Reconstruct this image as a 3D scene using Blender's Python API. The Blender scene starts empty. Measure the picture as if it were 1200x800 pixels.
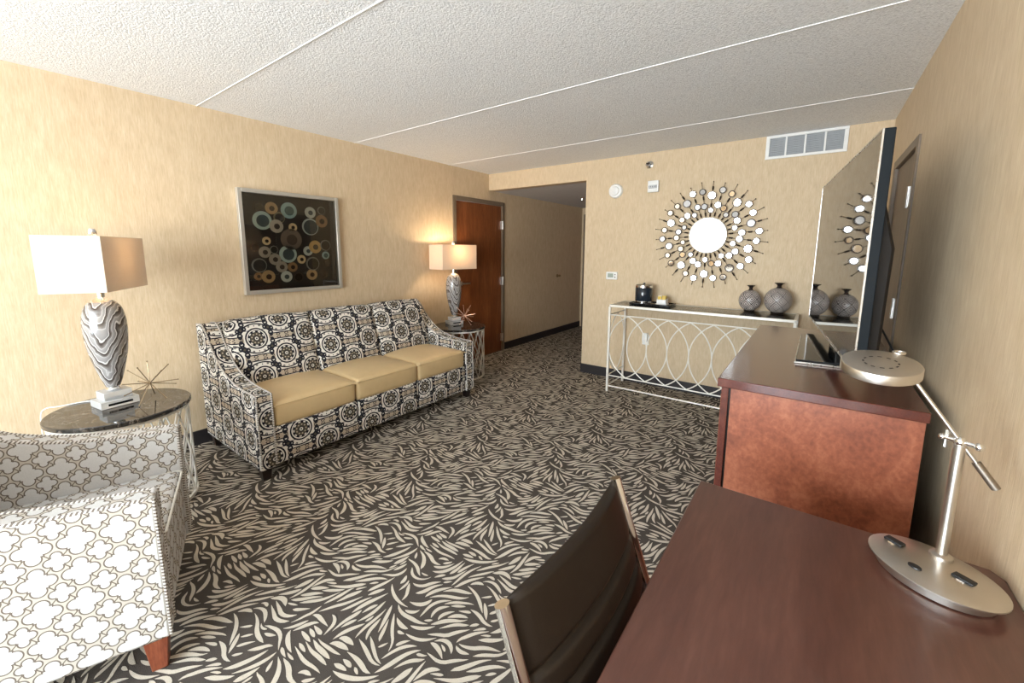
import bpy, math, random
import numpy as np
from mathutils import Vector, Matrix
random.seed(7)
PI = math.pi
SC = bpy.context.scene
COL = SC.collection

# ------------------------------------------------------------------ node helpers
class NT:
    def __init__(s, nt): s.nt = nt
    def n(s, t, **k):
        nd = s.nt.nodes.new(t)
        for a, b in k.items(): setattr(nd, a, b)
        return nd
    def put(s, inp, v):
        if isinstance(v, X): s.nt.links.new(v.s, inp)
        elif hasattr(v, 'is_output'): s.nt.links.new(v, inp)
        else: inp.default_value = v
    def m(s, op, *a):
        nd = s.n('ShaderNodeMath', operation=op)
        for i, v in enumerate(a): s.put(nd.inputs[i], v)
        return X(s, nd.outputs[0])
    def mix(s, f, a, b):
        nd = s.n('ShaderNodeMix', data_type='RGBA')
        s.put(nd.inputs[0], f); s.put(nd.inputs[6], a if not isinstance(a, tuple) else (*a[:3], 1)); s.put(nd.inputs[7], b if not isinstance(b, tuple) else (*b[:3], 1))
        return nd.outputs[2]
    def coord(s, which='Object', scale=(1, 1, 1), rot=(0, 0, 0)):
        c = s.n('ShaderNodeTexCoord'); mp = s.n('ShaderNodeMapping')
        mp.inputs['Scale'].default_value = scale; mp.inputs['Rotation'].default_value = rot
        s.nt.links.new(c.outputs[which], mp.inputs[0]); return mp.outputs[0]
    def noise(s, vec, scale=5, detail=3, rough=.5, dist=0):
        nd = s.n('ShaderNodeTexNoise'); s.put(nd.inputs['Vector'], vec)
        nd.inputs['Scale'].default_value = scale; nd.inputs['Detail'].default_value = detail
        nd.inputs['Roughness'].default_value = rough; nd.inputs['Distortion'].default_value = dist
        return X(s, nd.outputs['Fac'])
    def vor(s, vec, scale):
        nd = s.n('ShaderNodeTexVoronoi'); s.put(nd.inputs['Vector'], vec); nd.inputs['Scale'].default_value = scale
        return X(s, nd.outputs['Distance'])
    def ramp(s, f, stops):
        nd = s.n('ShaderNodeValToRGB'); s.put(nd.inputs[0], f)
        el = nd.color_ramp.elements
        while len(el) > len(stops): el.remove(el[-1])
        while len(el) < len(stops): el.new(.5)
        for e, (p, c) in zip(el, stops): e.position = p; e.color = (*c, 1)
        return nd.outputs[0]
    def xyz(s, vec):
        nd = s.n('ShaderNodeSeparateXYZ'); s.put(nd.inputs[0], vec)
        return [X(s, nd.outputs[i]) for i in range(3)]
    def bump(s, h, strength=.3, dist=.01):
        nd = s.n('ShaderNodeBump'); nd.inputs['Strength'].default_value = strength; nd.inputs['Distance'].default_value = dist
        s.put(nd.inputs['Height'], h); return nd.outputs[0]
class X:
    def __init__(s, t, sock): s.t = t; s.s = sock
    def __add__(s, o): return s.t.m('ADD', s, o)
    __radd__ = __add__
    def __sub__(s, o): return s.t.m('SUBTRACT', s, o)
    def __rsub__(s, o): return s.t.m('SUBTRACT', o, s)
    def __mul__(s, o): return s.t.m('MULTIPLY', s, o)
    __rmul__ = __mul__
    def __truediv__(s, o): return s.t.m('DIVIDE', s, o)
    def lt(s, o): return s.t.m('LESS_THAN', s, o)
    def gt(s, o): return s.t.m('GREATER_THAN', s, o)
    def abs(s): return s.t.m('ABSOLUTE', s)
    def fract(s): return s.t.m('FRACT', s)
    def sqrt(s): return s.t.m('SQRT', s)
    def min(s, o): return s.t.m('MINIMUM', s, o)
    def max(s, o): return s.t.m('MAXIMUM', s, o)
    def sin(s): return s.t.m('SINE', s)
    def cos(s): return s.t.m('COSINE', s)
    def inv(s): return 1.0 - s
def ln(x, y): return (x * x + y * y).sqrt()

def mat(name, color=(.5, .5, .5), rough=.6, metal=0., spec=None, fn=None, **kw):
    m = bpy.data.materials.new(name); m.use_nodes = True
    b = m.node_tree.nodes['Principled BSDF']; t = NT(m.node_tree)
    b.inputs['Base Color'].default_value = (*color, 1); b.inputs['Roughness'].default_value = rough
    b.inputs['Metallic'].default_value = metal
    if spec is not None: b.inputs['Specular IOR Level'].default_value = spec
    for k, v in kw.items(): b.inputs[k.replace('_', ' ')].default_value = v
    if fn: fn(t, b)
    elif metal < .5:      # faint procedural unevenness so that no surface is perfectly flat
        v = t.noise(t.coord(), 18, 2)
        t.put(b.inputs['Base Color'], t.mix(v, tuple(c * .93 for c in color), tuple(min(1, c * 1.06) for c in color)))
    else:
        v = t.noise(t.coord(), 30, 2)
        t.put(b.inputs['Roughness'], v * .08 + max(0., rough - .04))
    return m
def L(*c):  # sRGB 0-255 -> linear
    return tuple((v / 255 / 12.92 if v <= 10 else ((v / 255 + .055) / 1.055) ** 2.4) for v in c)

# ------------------------------------------------------------------ materials
def f_wall(t, b):
    o = t.coord('Object', (1, 1, .09))
    a = t.noise(o, 170, 3, .6); c = t.noise(t.coord('Object', (1, 1, .35)), 28, 3, .6)
    f = a * .6 + c * .4
    t.put(b.inputs['Base Color'], t.ramp(f, [(.3, (.53, .40, .25)), (.5, (.615, .48, .318)), (.7, (.69, .56, .395))]))
    t.put(b.inputs['Normal'], t.bump(f, .35, .004))
WALL = mat('wallcovering', rough=.62, spec=.35, fn=f_wall)
def f_ceil(t, b):
    o = t.coord()
    n = t.noise(o, 95, 4, .65); v = t.vor(o, 120)
    h = n * .8 + v.inv() * .3
    t.put(b.inputs['Normal'], t.bump(h, .8, .007))
    t.put(b.inputs['Base Color'], t.ramp(n, [(.33, (.68, .69, .70)), (.50, (.87, .88, .89)), (.7, (.93, .94, .95))]))
CEIL = mat('textured_ceiling', rough=.9, fn=f_ceil)
JOINT = mat('ceiling_joint', (.85, .85, .84), .7)
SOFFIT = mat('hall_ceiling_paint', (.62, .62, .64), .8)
def f_pile(c1, c2):
    def f(t, b):
        o = t.coord(); n = t.noise(o, 330, 2, .7); g = t.noise(o, 6, 2)
        t.put(b.inputs['Base Color'], t.mix(n * .75 + g * .25, c1, c2))
        t.put(b.inputs['Normal'], t.bump(n, .8, .004))
    return f
CARPET_D = mat('carpet_dark', rough=.95, spec=.1, fn=f_pile((.040, .033, .028), (.115, .096, .082)))
CARPET_L = mat('carpet_light', rough=.95, spec=.1, fn=f_pile((.46, .40, .32), (.72, .65, .54)))
BASEB = mat('baseboard_vinyl', (.022, .018, .02), .45)

def wood(name, c, axis=(1, 1, 1), rough=.35, fig=6, grain=60, coat=0., ang=(0, 0, 0)):
    def f(t, b):
        o = t.coord('Object', axis, ang)
        g = t.noise(o, grain, 4, .6, .3); q = t.noise(o, fig, 3, .6, 1.2)
        t.put(b.inputs['Base Color'], t.ramp(g * .45 + q * .55, [(.32, c[0]), (.5, c[1]), (.68, c[2])]))
        t.put(b.inputs['Normal'], t.bump(g, .06, .002))
    return mat(name, rough=rough, fn=f, Coat_Weight=coat, Coat_Roughness=.15)
CHERRY = wood('cherry_panel', ((.15, .040, .020), (.26, .078, .038), (.37, .130, .066)), (1, 1, .8), .38, 7, 70)
CHERRY_TOP = wood('cherry_top', ((.060, .012, .008), (.085, .018, .011), (.115, .027, .016)), (3, .35, 3), .22, 6, 60, .5)
DESKWOOD = wood('walnut_laminate', ((.072, .026, .018), (.100, .038, .026), (.132, .054, .037)), (1.6, .22, 1.6), .30, 4, 45, .3)
DOORWOOD = wood('door_veneer', ((.115, .032, .010), (.20, .062, .019), (.29, .105, .036)), (2.5, 2.5, .25), .38, 5, 45)
LEGWOOD = wood('leg_wood_red', ((.10, .022, .010), (.19, .045, .020), (.28, .08, .035)), (3, 3, .5), .35)
DARKLEG = mat('espresso_leg', (.018, .010, .008), .35)
FRAME_TAUPE = mat('door_frame_paint', (.17, .125, .085), .45)
CHROME = mat('chrome', (.86, .86, .86), .08, 1)
STEEL = mat('brushed_steel', (.62, .58, .53), .30, 1)
NICKEL = mat('satin_nickel', (.60, .58, .55), .28, 1)
HINGE = mat('hinge_metal', (.70, .68, .66), .35, 1)
SILVER = mat('silver_leaf_metal', (.80, .77, .71), .35, .35)
BRASS = mat('aged_brass', (.30, .22, .13), .3, 1)
CHAMP = mat('champagne_frame', (.56, .53, .47), .35, .55)
BLACK = mat('black_plastic', (.012, .012, .013), .35)
BLACKG = mat('black_gloss', (.008, .009, .011), .08)
WHITEP = mat('white_plastic', (.80, .80, .78), .4)
GREYP = mat('grey_recess', (.20, .21, .22), .5)
VENTIN = mat('vent_louvre', (.36, .38, .40), .5)
LCD = mat('lcd_grey', (.33, .38, .33), .25)
def f_shade(t, b):
    o = t.coord(); h = t.noise(t.coord('Object', (1, 1, .05)), 500, 1); v = t.noise(t.coord('Object', (.05, .05, 1)), 500, 1)
    f = h * .5 + v * .5
    col = t.mix(f, (.62, .55, .47), (.82, .77, .70))
    t.put(b.inputs['Base Color'], col)
    tr = t.n('ShaderNodeBsdfTranslucent'); t.put(tr.inputs[0], (.78, .66, .52, 1))
    mx = t.n('ShaderNodeMixShader'); mx.inputs[0].default_value = .36
    out = t.nt.nodes['Material Output']
    t.nt.links.new(b.outputs[0], mx.inputs[1]); t.nt.links.new(tr.outputs[0], mx.inputs[2]); t.nt.links.new(mx.outputs[0], out.inputs[0])
SHADE = mat('linen_shade', rough=.9, spec=.1, fn=f_shade)
BULB = mat('bulb_glass', (1, .9, .7), .4, Emission_Color=(1, .72, .42, 1), Emission_Strength=8.)
def f_vase(t, b):
    x, y, z = t.xyz(t.coord('Object'))
    w = t.noise(t.coord('Object', (1, 1, .6)), 11, 2, .5); w2 = t.noise(t.coord('Object'), 45, 2, .5)
    sx = x * .25 + y * .96 + .012; f = ((z - (sx * sx + .0002).sqrt() * 2.6 + w * .22 + w2 * .02) * 13.0).fract()
    t.put(b.inputs['Base Color'], t.ramp(f, [(0, (.07, .06, .055)), (.06, (.05, .04, .035)), (.12, (.13, .11, .10)), (.15, (.58, .56, .55)), (.24, (.54, .52, .51)), (.27, (.24, .23, .225)), (.62, (.30, .29, .285)), (.66, (.50, .485, .47)), (.72, (.25, .235, .23)), (.88, (.13, .115, .105)), (1, (.08, .065, .06))]))
AGATE = mat('marbled_grey_glaze', rough=.18, fn=f_vase, Coat_Weight=.5, Coat_Roughness=.1)
def glass(name, color=(1, 1, 1), rough=0., ior=1.45, tr=.9):
    m = bpy.data.materials.new(name); m.use_nodes = True; t = NT(m.node_tree)
    for nd in list(m.node_tree.nodes): m.node_tree.nodes.remove(nd)
    out = t.n('ShaderNodeOutputMaterial'); T = t.n('ShaderNodeBsdfTransparent'); G = t.n('ShaderNodeBsdfGlossy')
    fr = t.n('ShaderNodeFresnel'); fr.inputs[0].default_value = ior
    T.inputs[0].default_value = (*color, 1); G.inputs['Roughness'].default_value = rough
    tint = t.noise(t.coord(), 3, 1); t.put(T.inputs[0], t.mix(tint, tuple(c * .97 for c in color), color))
    f = t.m('ADD', X(t, fr.outputs[0]), .02)
    mx = t.n('ShaderNodeMixShader'); t.put(mx.inputs[0], f)
    t.nt.links.new(T.outputs[0], mx.inputs[1]); t.nt.links.new(G.outputs[0], mx.inputs[2]); t.nt.links.new(mx.outputs[0], out.inputs[0])
    return m
PANE = glass('clear_pane', (.98, .99, .98))
SHELF_GLASS = glass('shelf_glass', (.80, .86, .83), .02, 1.55)
CRYSTAL = mat('clear_crystal', (.93, .95, .97), .03, Transmission_Weight=.55, IOR=1.5)
def f_marble(t, b):
    o = t.coord(); n = t.noise(o, 7, 5, .6, 1.5)
    t.put(b.inputs['Base Color'], t.ramp(n, [(.40, (.016, .015, .015)), (.50, (.035, .030, .026)), (.515, (.22, .19, .16)), (.53, (.035, .03, .026)), (.7, (.016, .015, .015))]))
MARBLE = mat('black_marble', rough=.05, fn=f_marble, spec=.9)
MIRROR = mat('mirror_glass', (.93, .93, .93), .015, 1)
BRONZE = mat('dark_bronze', (.035, .022, .016), .4, .5)
LEATHER_T = mat('tan_leather', (.60, .44, .235), .36, Coat_Weight=.12, Coat_Roughness=.3)
def f_lb(t, b):
    n = t.vor(t.coord(), 500); t.put(b.inputs['Normal'], t.bump(n, .12, .001))
    t.put(b.inputs['Base Color'], t.mix(t.noise(t.coord(), 4, 2), (.012, .0075, .0045), (.020, .0125, .008)))
LEATHER_B = mat('dark_brown_leather', rough=.46, spec=.3, fn=f_lb)
TVSCREEN = mat('screen_glass', (.010, .010, .010), .025, spec=1.0, IOR=2.0)
TVBACK = mat('tv_back', (.014, .011, .009), .5, spec=.18)
TVCASE = mat('tv_case', (.007, .010, .013), .5, spec=.15)

WHT = (.74, .71, .65); DRK = (.016, .016, .024); TAN = (.50, .42, .325); OLV = (.085, .074, .056)
def f_damask(t, b):
    c = t.n('ShaderNodeUVMap'); u, v, _ = t.xyz(c.outputs[0])
    px, py = .36, .27
    ax = ((u / px).fract() - .5) * px; ay = ((v / py).fract() - .5) * py
    bx = ((u / px + .5).fract() - .5) * px; by = ((v / py + .5).fract() - .5) * py
    ra = ln(ax, ay); rb = ln(bx, by); sel = rb.lt(ra)
    col = t.mix(0., WHT, WHT)
    def band(d, w): return d.abs().lt(w)
    def over(mask, c):
        nonlocal col; col = t.mix(mask, col, c)
    RM = .074
    n_ = t.noise(t.coord('Object'), 60, 2)
    sets = []
    for (x, y) in ((ax, ay), (bx, by)): sets.append((x, y, x.abs(), y.abs(), ln(x, y)))
    for x, y, X_, Y_, r in sets:      # tan stripe between two medallions of a column
        over(band(Y_ - .135, .020) * X_.lt(.098), TAN)
    for x, y, X_, Y_, r in sets:
        yy = .135 - Y_
        over(band(ln((X_ - .030) * .55, yy - .010) - .0065, .0017), DRK)
        over(band(yy - .021, .0036) * X_.lt(.070), DRK)
        over(band(ln(X_ - .078, yy - .016) - .0085, .0042), DRK)
        # cap over / under each medallion, a pale lens with heavy outline and curled ends
        e1 = ln(x * .62, Y_ - .045)
        over(e1.lt(.0615) * Y_.gt(.056) * X_.lt(.088), DRK)
        over(e1.lt(.0530) * Y_.gt(.060) * X_.lt(.079), WHT)
        over(band(ln(X_ - .070, Y_ - .074) - .0115, .0052), DRK)
        over(band(ln(X_ - .036, Y_ - .0885) - .0052, .0024), DRK)
        over(band(X_ - .0, .0035) * band(Y_ - .088, .004), DRK)
        # knots half way to the diagonal neighbours
        kx = X_ - .090; ky = Y_ - .0675
        over((kx.abs() + ky.abs()).lt(.026), DRK)
        over((kx.abs() + ky.abs()).lt(.0105), OLV)
        over(band(ln(X_ - .101, Y_ - .030) - .0125, .0055) , DRK)
        over(band(ln(X_ - .094, Y_ - .004) - .0055, .0020), DRK)
    r = ra.min(rb); ang = t.m('ARCTAN2', ay + (by - ay) * sel, ax + (bx - ax) * sel)
    over(r.lt(RM), DRK); over(r.lt(RM - .0100), WHT)
    teeth = (ang * 9.0).cos().gt(-.15)
    over(r.lt(.057) * teeth, DRK)
    over(band(r - .0545, .0016), DRK)
    over(r.lt(.0445), DRK); over(r.lt(.042), OLV)
    over((ang * 9.0).cos().gt(.3) * band(r - .031, .0040), TAN)
    over(band(r - .018, .0018), DRK); over(r.lt(.0115), WHT); over(r.lt(.0058), DRK)
    w = t.noise(t.coord('Object'), 260, 2)
    fin = t.mix(w, (.80, .80, .80), (1.12, 1.12, 1.12))
    mm = t.n('ShaderNodeMix', data_type='RGBA', blend_type='MULTIPLY'); mm.inputs[0].default_value = 1
    t.nt.links.new(col, mm.inputs[6]); t.nt.links.new(fin, mm.inputs[7]); t.put(b.inputs['Base Color'], mm.outputs[2])
    t.put(b.inputs['Normal'], t.bump(w, .3, .002))
DAMASK = mat('medallion_fabric', rough=.85, spec=.15, fn=f_damask)
def f_trellis(t, b):
    c = t.n('ShaderNodeUVMap'); u, v, _ = t.xyz(c.outputs[0])
    px, py = .093, .104
    def cell(o):
        return (((u / px + o).fract() - .5) * px).abs(), (((v / py + o).fract() - .5) * py).abs()
    def quat(x, y, o, rc):
        a = ln(x - o, y) - rc; b_ = ln(x, y - o * 1.15) - rc; c_ = (x - o * .92).max(y - o * .92)
        return a.min(b_).min(c_)
    x, y = cell(0); d1 = quat(x, y, .0245, .0178)
    x2, y2 = cell(.5); d2 = quat(x2, y2, .0165, .0128)
    m = d1.abs().lt(.0019).max(d2.abs().lt(.0019)); gap_ = ((x / px * 2.0) - (y / py * 2.0)).abs().lt(.045) * d1.gt(0.) * d2.gt(0.)
    m = m.max(gap_)
    inside = d1.lt(0.).max(d2.lt(0.))
    w = t.noise(t.coord('Object'), 300, 2)
    base = t.mix(inside, (.52, .475, .41), (.60, .59, .575))
    base = t.mix(m, base, (.16, .13, .105))
    fin = t.mix(w, (.86, .86, .86), (1.1, 1.1, 1.1))
    mm = t.n('ShaderNodeMix', data_type='RGBA', blend_type='MULTIPLY'); mm.inputs[0].default_value = 1
    t.nt.links.new(base, mm.inputs[6]); t.nt.links.new(fin, mm.inputs[7]); t.put(b.inputs['Base Color'], mm.outputs[2])
    t.put(b.inputs['Normal'], t.bump(w, .25, .002))
TRELLIS = mat('quatrefoil_fabric', rough=.85, spec=.15, fn=f_trellis)
def f_cord(t, b):
    c = t.n('ShaderNodeUVMap'); u, v, _ = t.xyz(c.outputs[0])
    m = ((v / .012 + u * 1.0).fract()).lt(.5)
    t.put(b.inputs['Base Color'], t.mix(m, (.66, .63, .58), (.16, .13, .11)))
CORD = mat('twisted_cord', rough=.8, fn=f_cord)
PIPE = mat('light_piping', (.70, .67, .60), .7)
def f_basket(t, b):
    c = t.n('ShaderNodeUVMap'); u, v, _ = t.xyz(c.outputs[0])
    p = .064
    a = (u + v) * .7071; d = (u - v) * .7071
    x = ((a / p).fract() - .5).abs(); y = ((d / p).fract() - .5).abs()
    m = x.max(y)
    ring = ((m * 4.2).fract()).lt(.36)
    edge = m.gt(.452)
    n = t.noise(t.coord(), 20, 3)
    base = t.mix(n, (.34, .285, .26), (.60, .55, .52))
    base = t.mix(ring, base, (.055, .038, .033))
    base = t.mix(edge, base, (.018, .012, .010))
    t.put(b.inputs['Base Color'], base)
    t.put(b.inputs['Normal'], t.bump(ring.inv() * edge.inv(), .5, .004))
BASKET = mat('carved_diamond_ceramic', rough=.26, fn=f_basket)

# ------------------------------------------------------------------ geometry
class G:
    def __init__(s): s.v = []; s.f = []; s.mi = []; s.uv = {}; s.cur = 0
    def add(s, vs, fs, uvs=None):
        o = len(s.v); s.v += [tuple(p) for p in vs]
        for k, f in enumerate(fs):
            if uvs is not None: s.uv[len(s.f)] = uvs[k]
            s.f.append([i + o for i in f]); s.mi.append(s.cur)
        return s
    def xf(s, fn):
        s.v = [tuple(fn(*p)) for p in s.v]; return s
    def box(s, lo, hi):
        x0, y0, z0 = lo; x1, y1, z1 = hi
        v = [(x0, y0, z0), (x1, y0, z0), (x1, y1, z0), (x0, y1, z0), (x0, y0, z1), (x1, y0, z1), (x1, y1, z1), (x0, y1, z1)]
        return s.add(v, [(0, 3, 2, 1), (4, 5, 6, 7), (0, 1, 5, 4), (1, 2, 6, 5), (2, 3, 7, 6), (3, 0, 4, 7)])
    def rbox(s, lo, hi, r, crown=(0, 0, 0), n=9):
        """rounded, optionally crowned cushion block"""
        lo = np.array(lo, float); hi = np.array(hi, float); c = (lo + hi) / 2; h = (hi - lo) / 2
        r = min(r, *(h * .98))
        def samp(hh):
            a = [-hh, -hh + r * .12, -hh + r * .35, -hh + r * .65, -hh + r]
            m = list(np.linspace(-hh + r, hh - r, n))[1:-1]
            return a + m + [-q for q in reversed(a)]
        S = [samp(q) for q in h]
        idx = {}; vs = []; fs = []
        def vid(p):
            k = tuple(round(q, 6) for q in p)
            if k not in idx: idx[k] = len(vs); vs.append(p)
            return idx[k]
        for ax in range(3):
            a, b = [(1, 2), (2, 0), (0, 1)][ax]
            for sg in (-1, 1):
                for i in range(len(S[a]) - 1):
                    for j in range(len(S[b]) - 1):
                        q = []
                        for (di, dj) in ((0, 0), (1, 0), (1, 1), (0, 1)):
                            p = [0, 0, 0]; p[ax] = sg * h[ax]; p[a] = S[a][i + di]; p[b] = S[b][j + dj]; q.append(vid(tuple(p)))
                        fs.append(q if sg > 0 else q[::-1])
        out = []
        for p in vs:
            p = np.array(p); q = np.clip(p, -(h - r), h - r); d = p - q; l = np.linalg.norm(d)
            if l > 1e-9: p = q + d / l * r
            e = 1 - np.clip(np.abs(p) / h, 0, 1) ** 2.2
            w = [e[1] * e[2], e[0] * e[2], e[0] * e[1]]
            for k in range(3): p[k] += np.sign(p[k]) * crown[k] * w[k]
            out.append(tuple(p + c))
        return s.add(out, fs)
    def tube(s, pts, r, seg=8, closed=False, caps=True):
        P_ = [Vector(p) for p in pts]; n = len(P_)
        R = r if isinstance(r, (list, tuple)) else [r] * n
        T = []
        for i in range(n):
            if closed: d = P_[(i + 1) % n] - P_[i - 1]
            else: d = P_[min(i + 1, n - 1)] - P_[max(i - 1, 0)]
            T.append(d.normalized() if d.length > 1e-9 else Vector((0, 0, 1)))
        up = Vector((0, 0, 1)) if abs(T[0].z) < .9 else Vector((1, 0, 0))
        N = (up - T[0] * up.dot(T[0])).normalized()
        vs = []; fs = []; uv = []; acc = [0]
        for i in range(n):
            N = (N - T[i] * N.dot(T[i])).normalized(); B = T[i].cross(N)
            if i: acc.append(acc[-1] + (P_[i] - P_[i - 1]).length)
            for k in range(seg):
                a = 2 * PI * k / seg; vs.append(P_[i] + (N * math.cos(a) + B * math.sin(a)) * R[i])
        for i in range(n if closed else n - 1):
            j = (i + 1) % n
            for k in range(seg):
                k2 = (k + 1) % seg
                fs.append((i * seg + k, i * seg + k2, j * seg + k2, j * seg + k))
                v0 = acc[i]; v1 = acc[j] if j else acc[i] + .01
                uv.append([(k / seg, v0), ((k + 1) / seg, v0), ((k + 1) / seg, v1), (k / seg, v1)])
        if caps and not closed:
            fs.append(tuple(range(seg))[::-1]); uv.append([(0, 0)] * seg)
            fs.append(tuple((n - 1) * seg + k for k in range(seg))); uv.append([(0, 0)] * seg)
        return s.add(vs, fs, uv)
    def lathe(s, prof, seg=32, c=(0, 0, 0), uvr=None, sx=1., sy=1.):
        vs = []; fs = []; uv = []; n = len(prof); acc = 0; A = [0]
        for i in range(1, n): acc += math.hypot(prof[i][0] - prof[i - 1][0], prof[i][1] - prof[i - 1][1]); A.append(acc)
        for (r, z) in prof:
            for k in range(seg):
                a = 2 * PI * k / seg; vs.append((c[0] + r * sx * math.cos(a), c[1] + r * sy * math.sin(a), c[2] + z))
        R = uvr or .1
        for i in range(n - 1):
            for k in range(seg):
                k2 = (k + 1) % seg
                fs.append((i * seg + k, i * seg + k2, (i + 1) * seg + k2, (i + 1) * seg + k))
                u0, u1 = 2 * PI * R * k / seg, 2 * PI * R * (k + 1) / seg
                uv.append([(u0, A[i]), (u1, A[i]), (u1, A[i + 1]), (u0, A[i + 1])])
        fs.append(tuple(range(seg))[::-1]); uv.append([(0, 0)] * seg)
        fs.append(tuple((n - 1) * seg + k for k in range(seg))); uv.append([(0, 0)] * seg)
        return s.add(vs, fs, uv)
    def sphere(s, c, r, seg=12, sc=(1, 1, 1)):
        k = max(4, seg // 2); prof = [(r * math.sin(PI * i / k) * sc[0], -r * math.cos(PI * i / k) * sc[2]) for i in range(k + 1)]
        prof[0] = (1e-4, prof[0][1]); prof[-1] = (1e-4, prof[-1][1])
        return s.lathe(prof, seg, c)
    def prism(s, poly, ax, lo, hi):
        """poly in the two other axes (cyclic order), extruded along ax"""
        n = len(poly); a, b = [(1, 2), (0, 2), (0, 1)][ax]; vs = []
        for w in (lo, hi):
            for p in poly:
                q = [0, 0, 0]; q[ax] = w; q[a] = p[0]; q[b] = p[1]; vs.append(q)
        area = sum(poly[i][0] * poly[(i + 1) % n][1] - poly[(i + 1) % n][0] * poly[i][1] for i in range(n))
        flip = (area > 0) == (ax != 1)
        c0 = tuple(range(n)); c1 = tuple(range(n, 2 * n))
        fs = [c0[::-1], c1] if flip else [c0, c1[::-1]]
        for i in range(n):
            j = (i + 1) % n; q = (i, j, j + n, i + n); fs.append(q if flip else q[::-1])
        return s.add(vs, fs)

def setup_mesh(name, g, mats, smooth=True, ang=38):
    me = bpy.data.meshes.new(name); me.from_pydata(g.v, [], g.f); me.update()
    uvl = me.uv_layers.new(name='UVMap')
    co = [v.co for v in me.vertices]
    buf = [0.0] * (2 * len(me.loops))
    for p in me.polygons:
        u = g.uv.get(p.index)
        nrm = p.normal; ax = max(range(3), key=lambda k: abs(nrm[k]))
        for q, li in enumerate(p.loop_indices):
            if u is not None: a, b = u[q]
            else:
                c = co[me.loops[li].vertex_index]
                a, b = ((c.y, c.z), (c.x, c.z), (c.y, c.x))[ax]
            buf[2 * li] = a; buf[2 * li + 1] = b
    uvl.data.foreach_set('uv', buf)
    for m in mats: me.materials.append(m)
    me.polygons.foreach_set('material_index', g.mi)
    if smooth:
        me.polygons.foreach_set('use_smooth', [True] * len(me.polygons)); me.set_sharp_from_angle(angle=math.radians(ang))
    me.update(); return me
def obj(name, g, m, parent=None, bevel=0, smooth=True, ang=38, label=None, seg=2):
    me = setup_mesh(name, g, m if isinstance(m, (list, tuple)) else [m], smooth, ang)
    o = bpy.data.objects.new(name, me); COL.objects.link(o)
    if parent: o.parent = parent
    if bevel:
        b = o.modifiers.new('bevel', 'BEVEL'); b.width = bevel; b.segments = seg; b.limit_method = 'ANGLE'; b.angle_limit = math.radians(40); b.harden_normals = False
    if label: o['label'] = label
    return o
def thing(name, label, cat, loc=(0, 0, 0), rz=0, group=None):
    o = bpy.data.objects.new(name, None); COL.objects.link(o); o.empty_display_size = .1
    o.location = loc; o.rotation_euler = (0, 0, rz); o['label'] = label; o['category'] = cat
    if group: o['group'] = group
    return o
def tag(o, label, cat, group=None):
    o['label'] = label; o['category'] = cat
    if group: o['group'] = group
    return o
def struct(name, g, m, parent=None, **k):
    o = obj(name, g, m, parent, **k)
    if not parent: o['kind'] = 'structure'
    return o
def copy_tree(o, parent=None):
    c = o.copy(); COL.objects.link(c)
    if parent: c.parent = parent
    for ch in list(o.children): copy_tree(ch, c)
    return c
def smoothpath(pts, n=8, closed=False):
    """Catmull-Rom through the points"""
    P_ = [Vector(p) for p in pts]; out = []; N = len(P_)
    rng = range(N if closed else N - 1)
    for i in rng:
        p0 = P_[i - 1] if (i or closed) else P_[0]; p1 = P_[i]; p2 = P_[(i + 1) % N]; p3 = P_[(i + 2) % N] if (closed or i + 2 < N) else P_[-1]
        for k in range(n):
            t = k / n
            out.append(.5 * ((2 * p1) + (p2 - p0) * t + (2 * p0 - 5 * p1 + 4 * p2 - p3) * t * t + (3 * p1 - p0 - 3 * p2 + p3) * t ** 3))
    if not closed: out.append(P_[-1])
    return out

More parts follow.
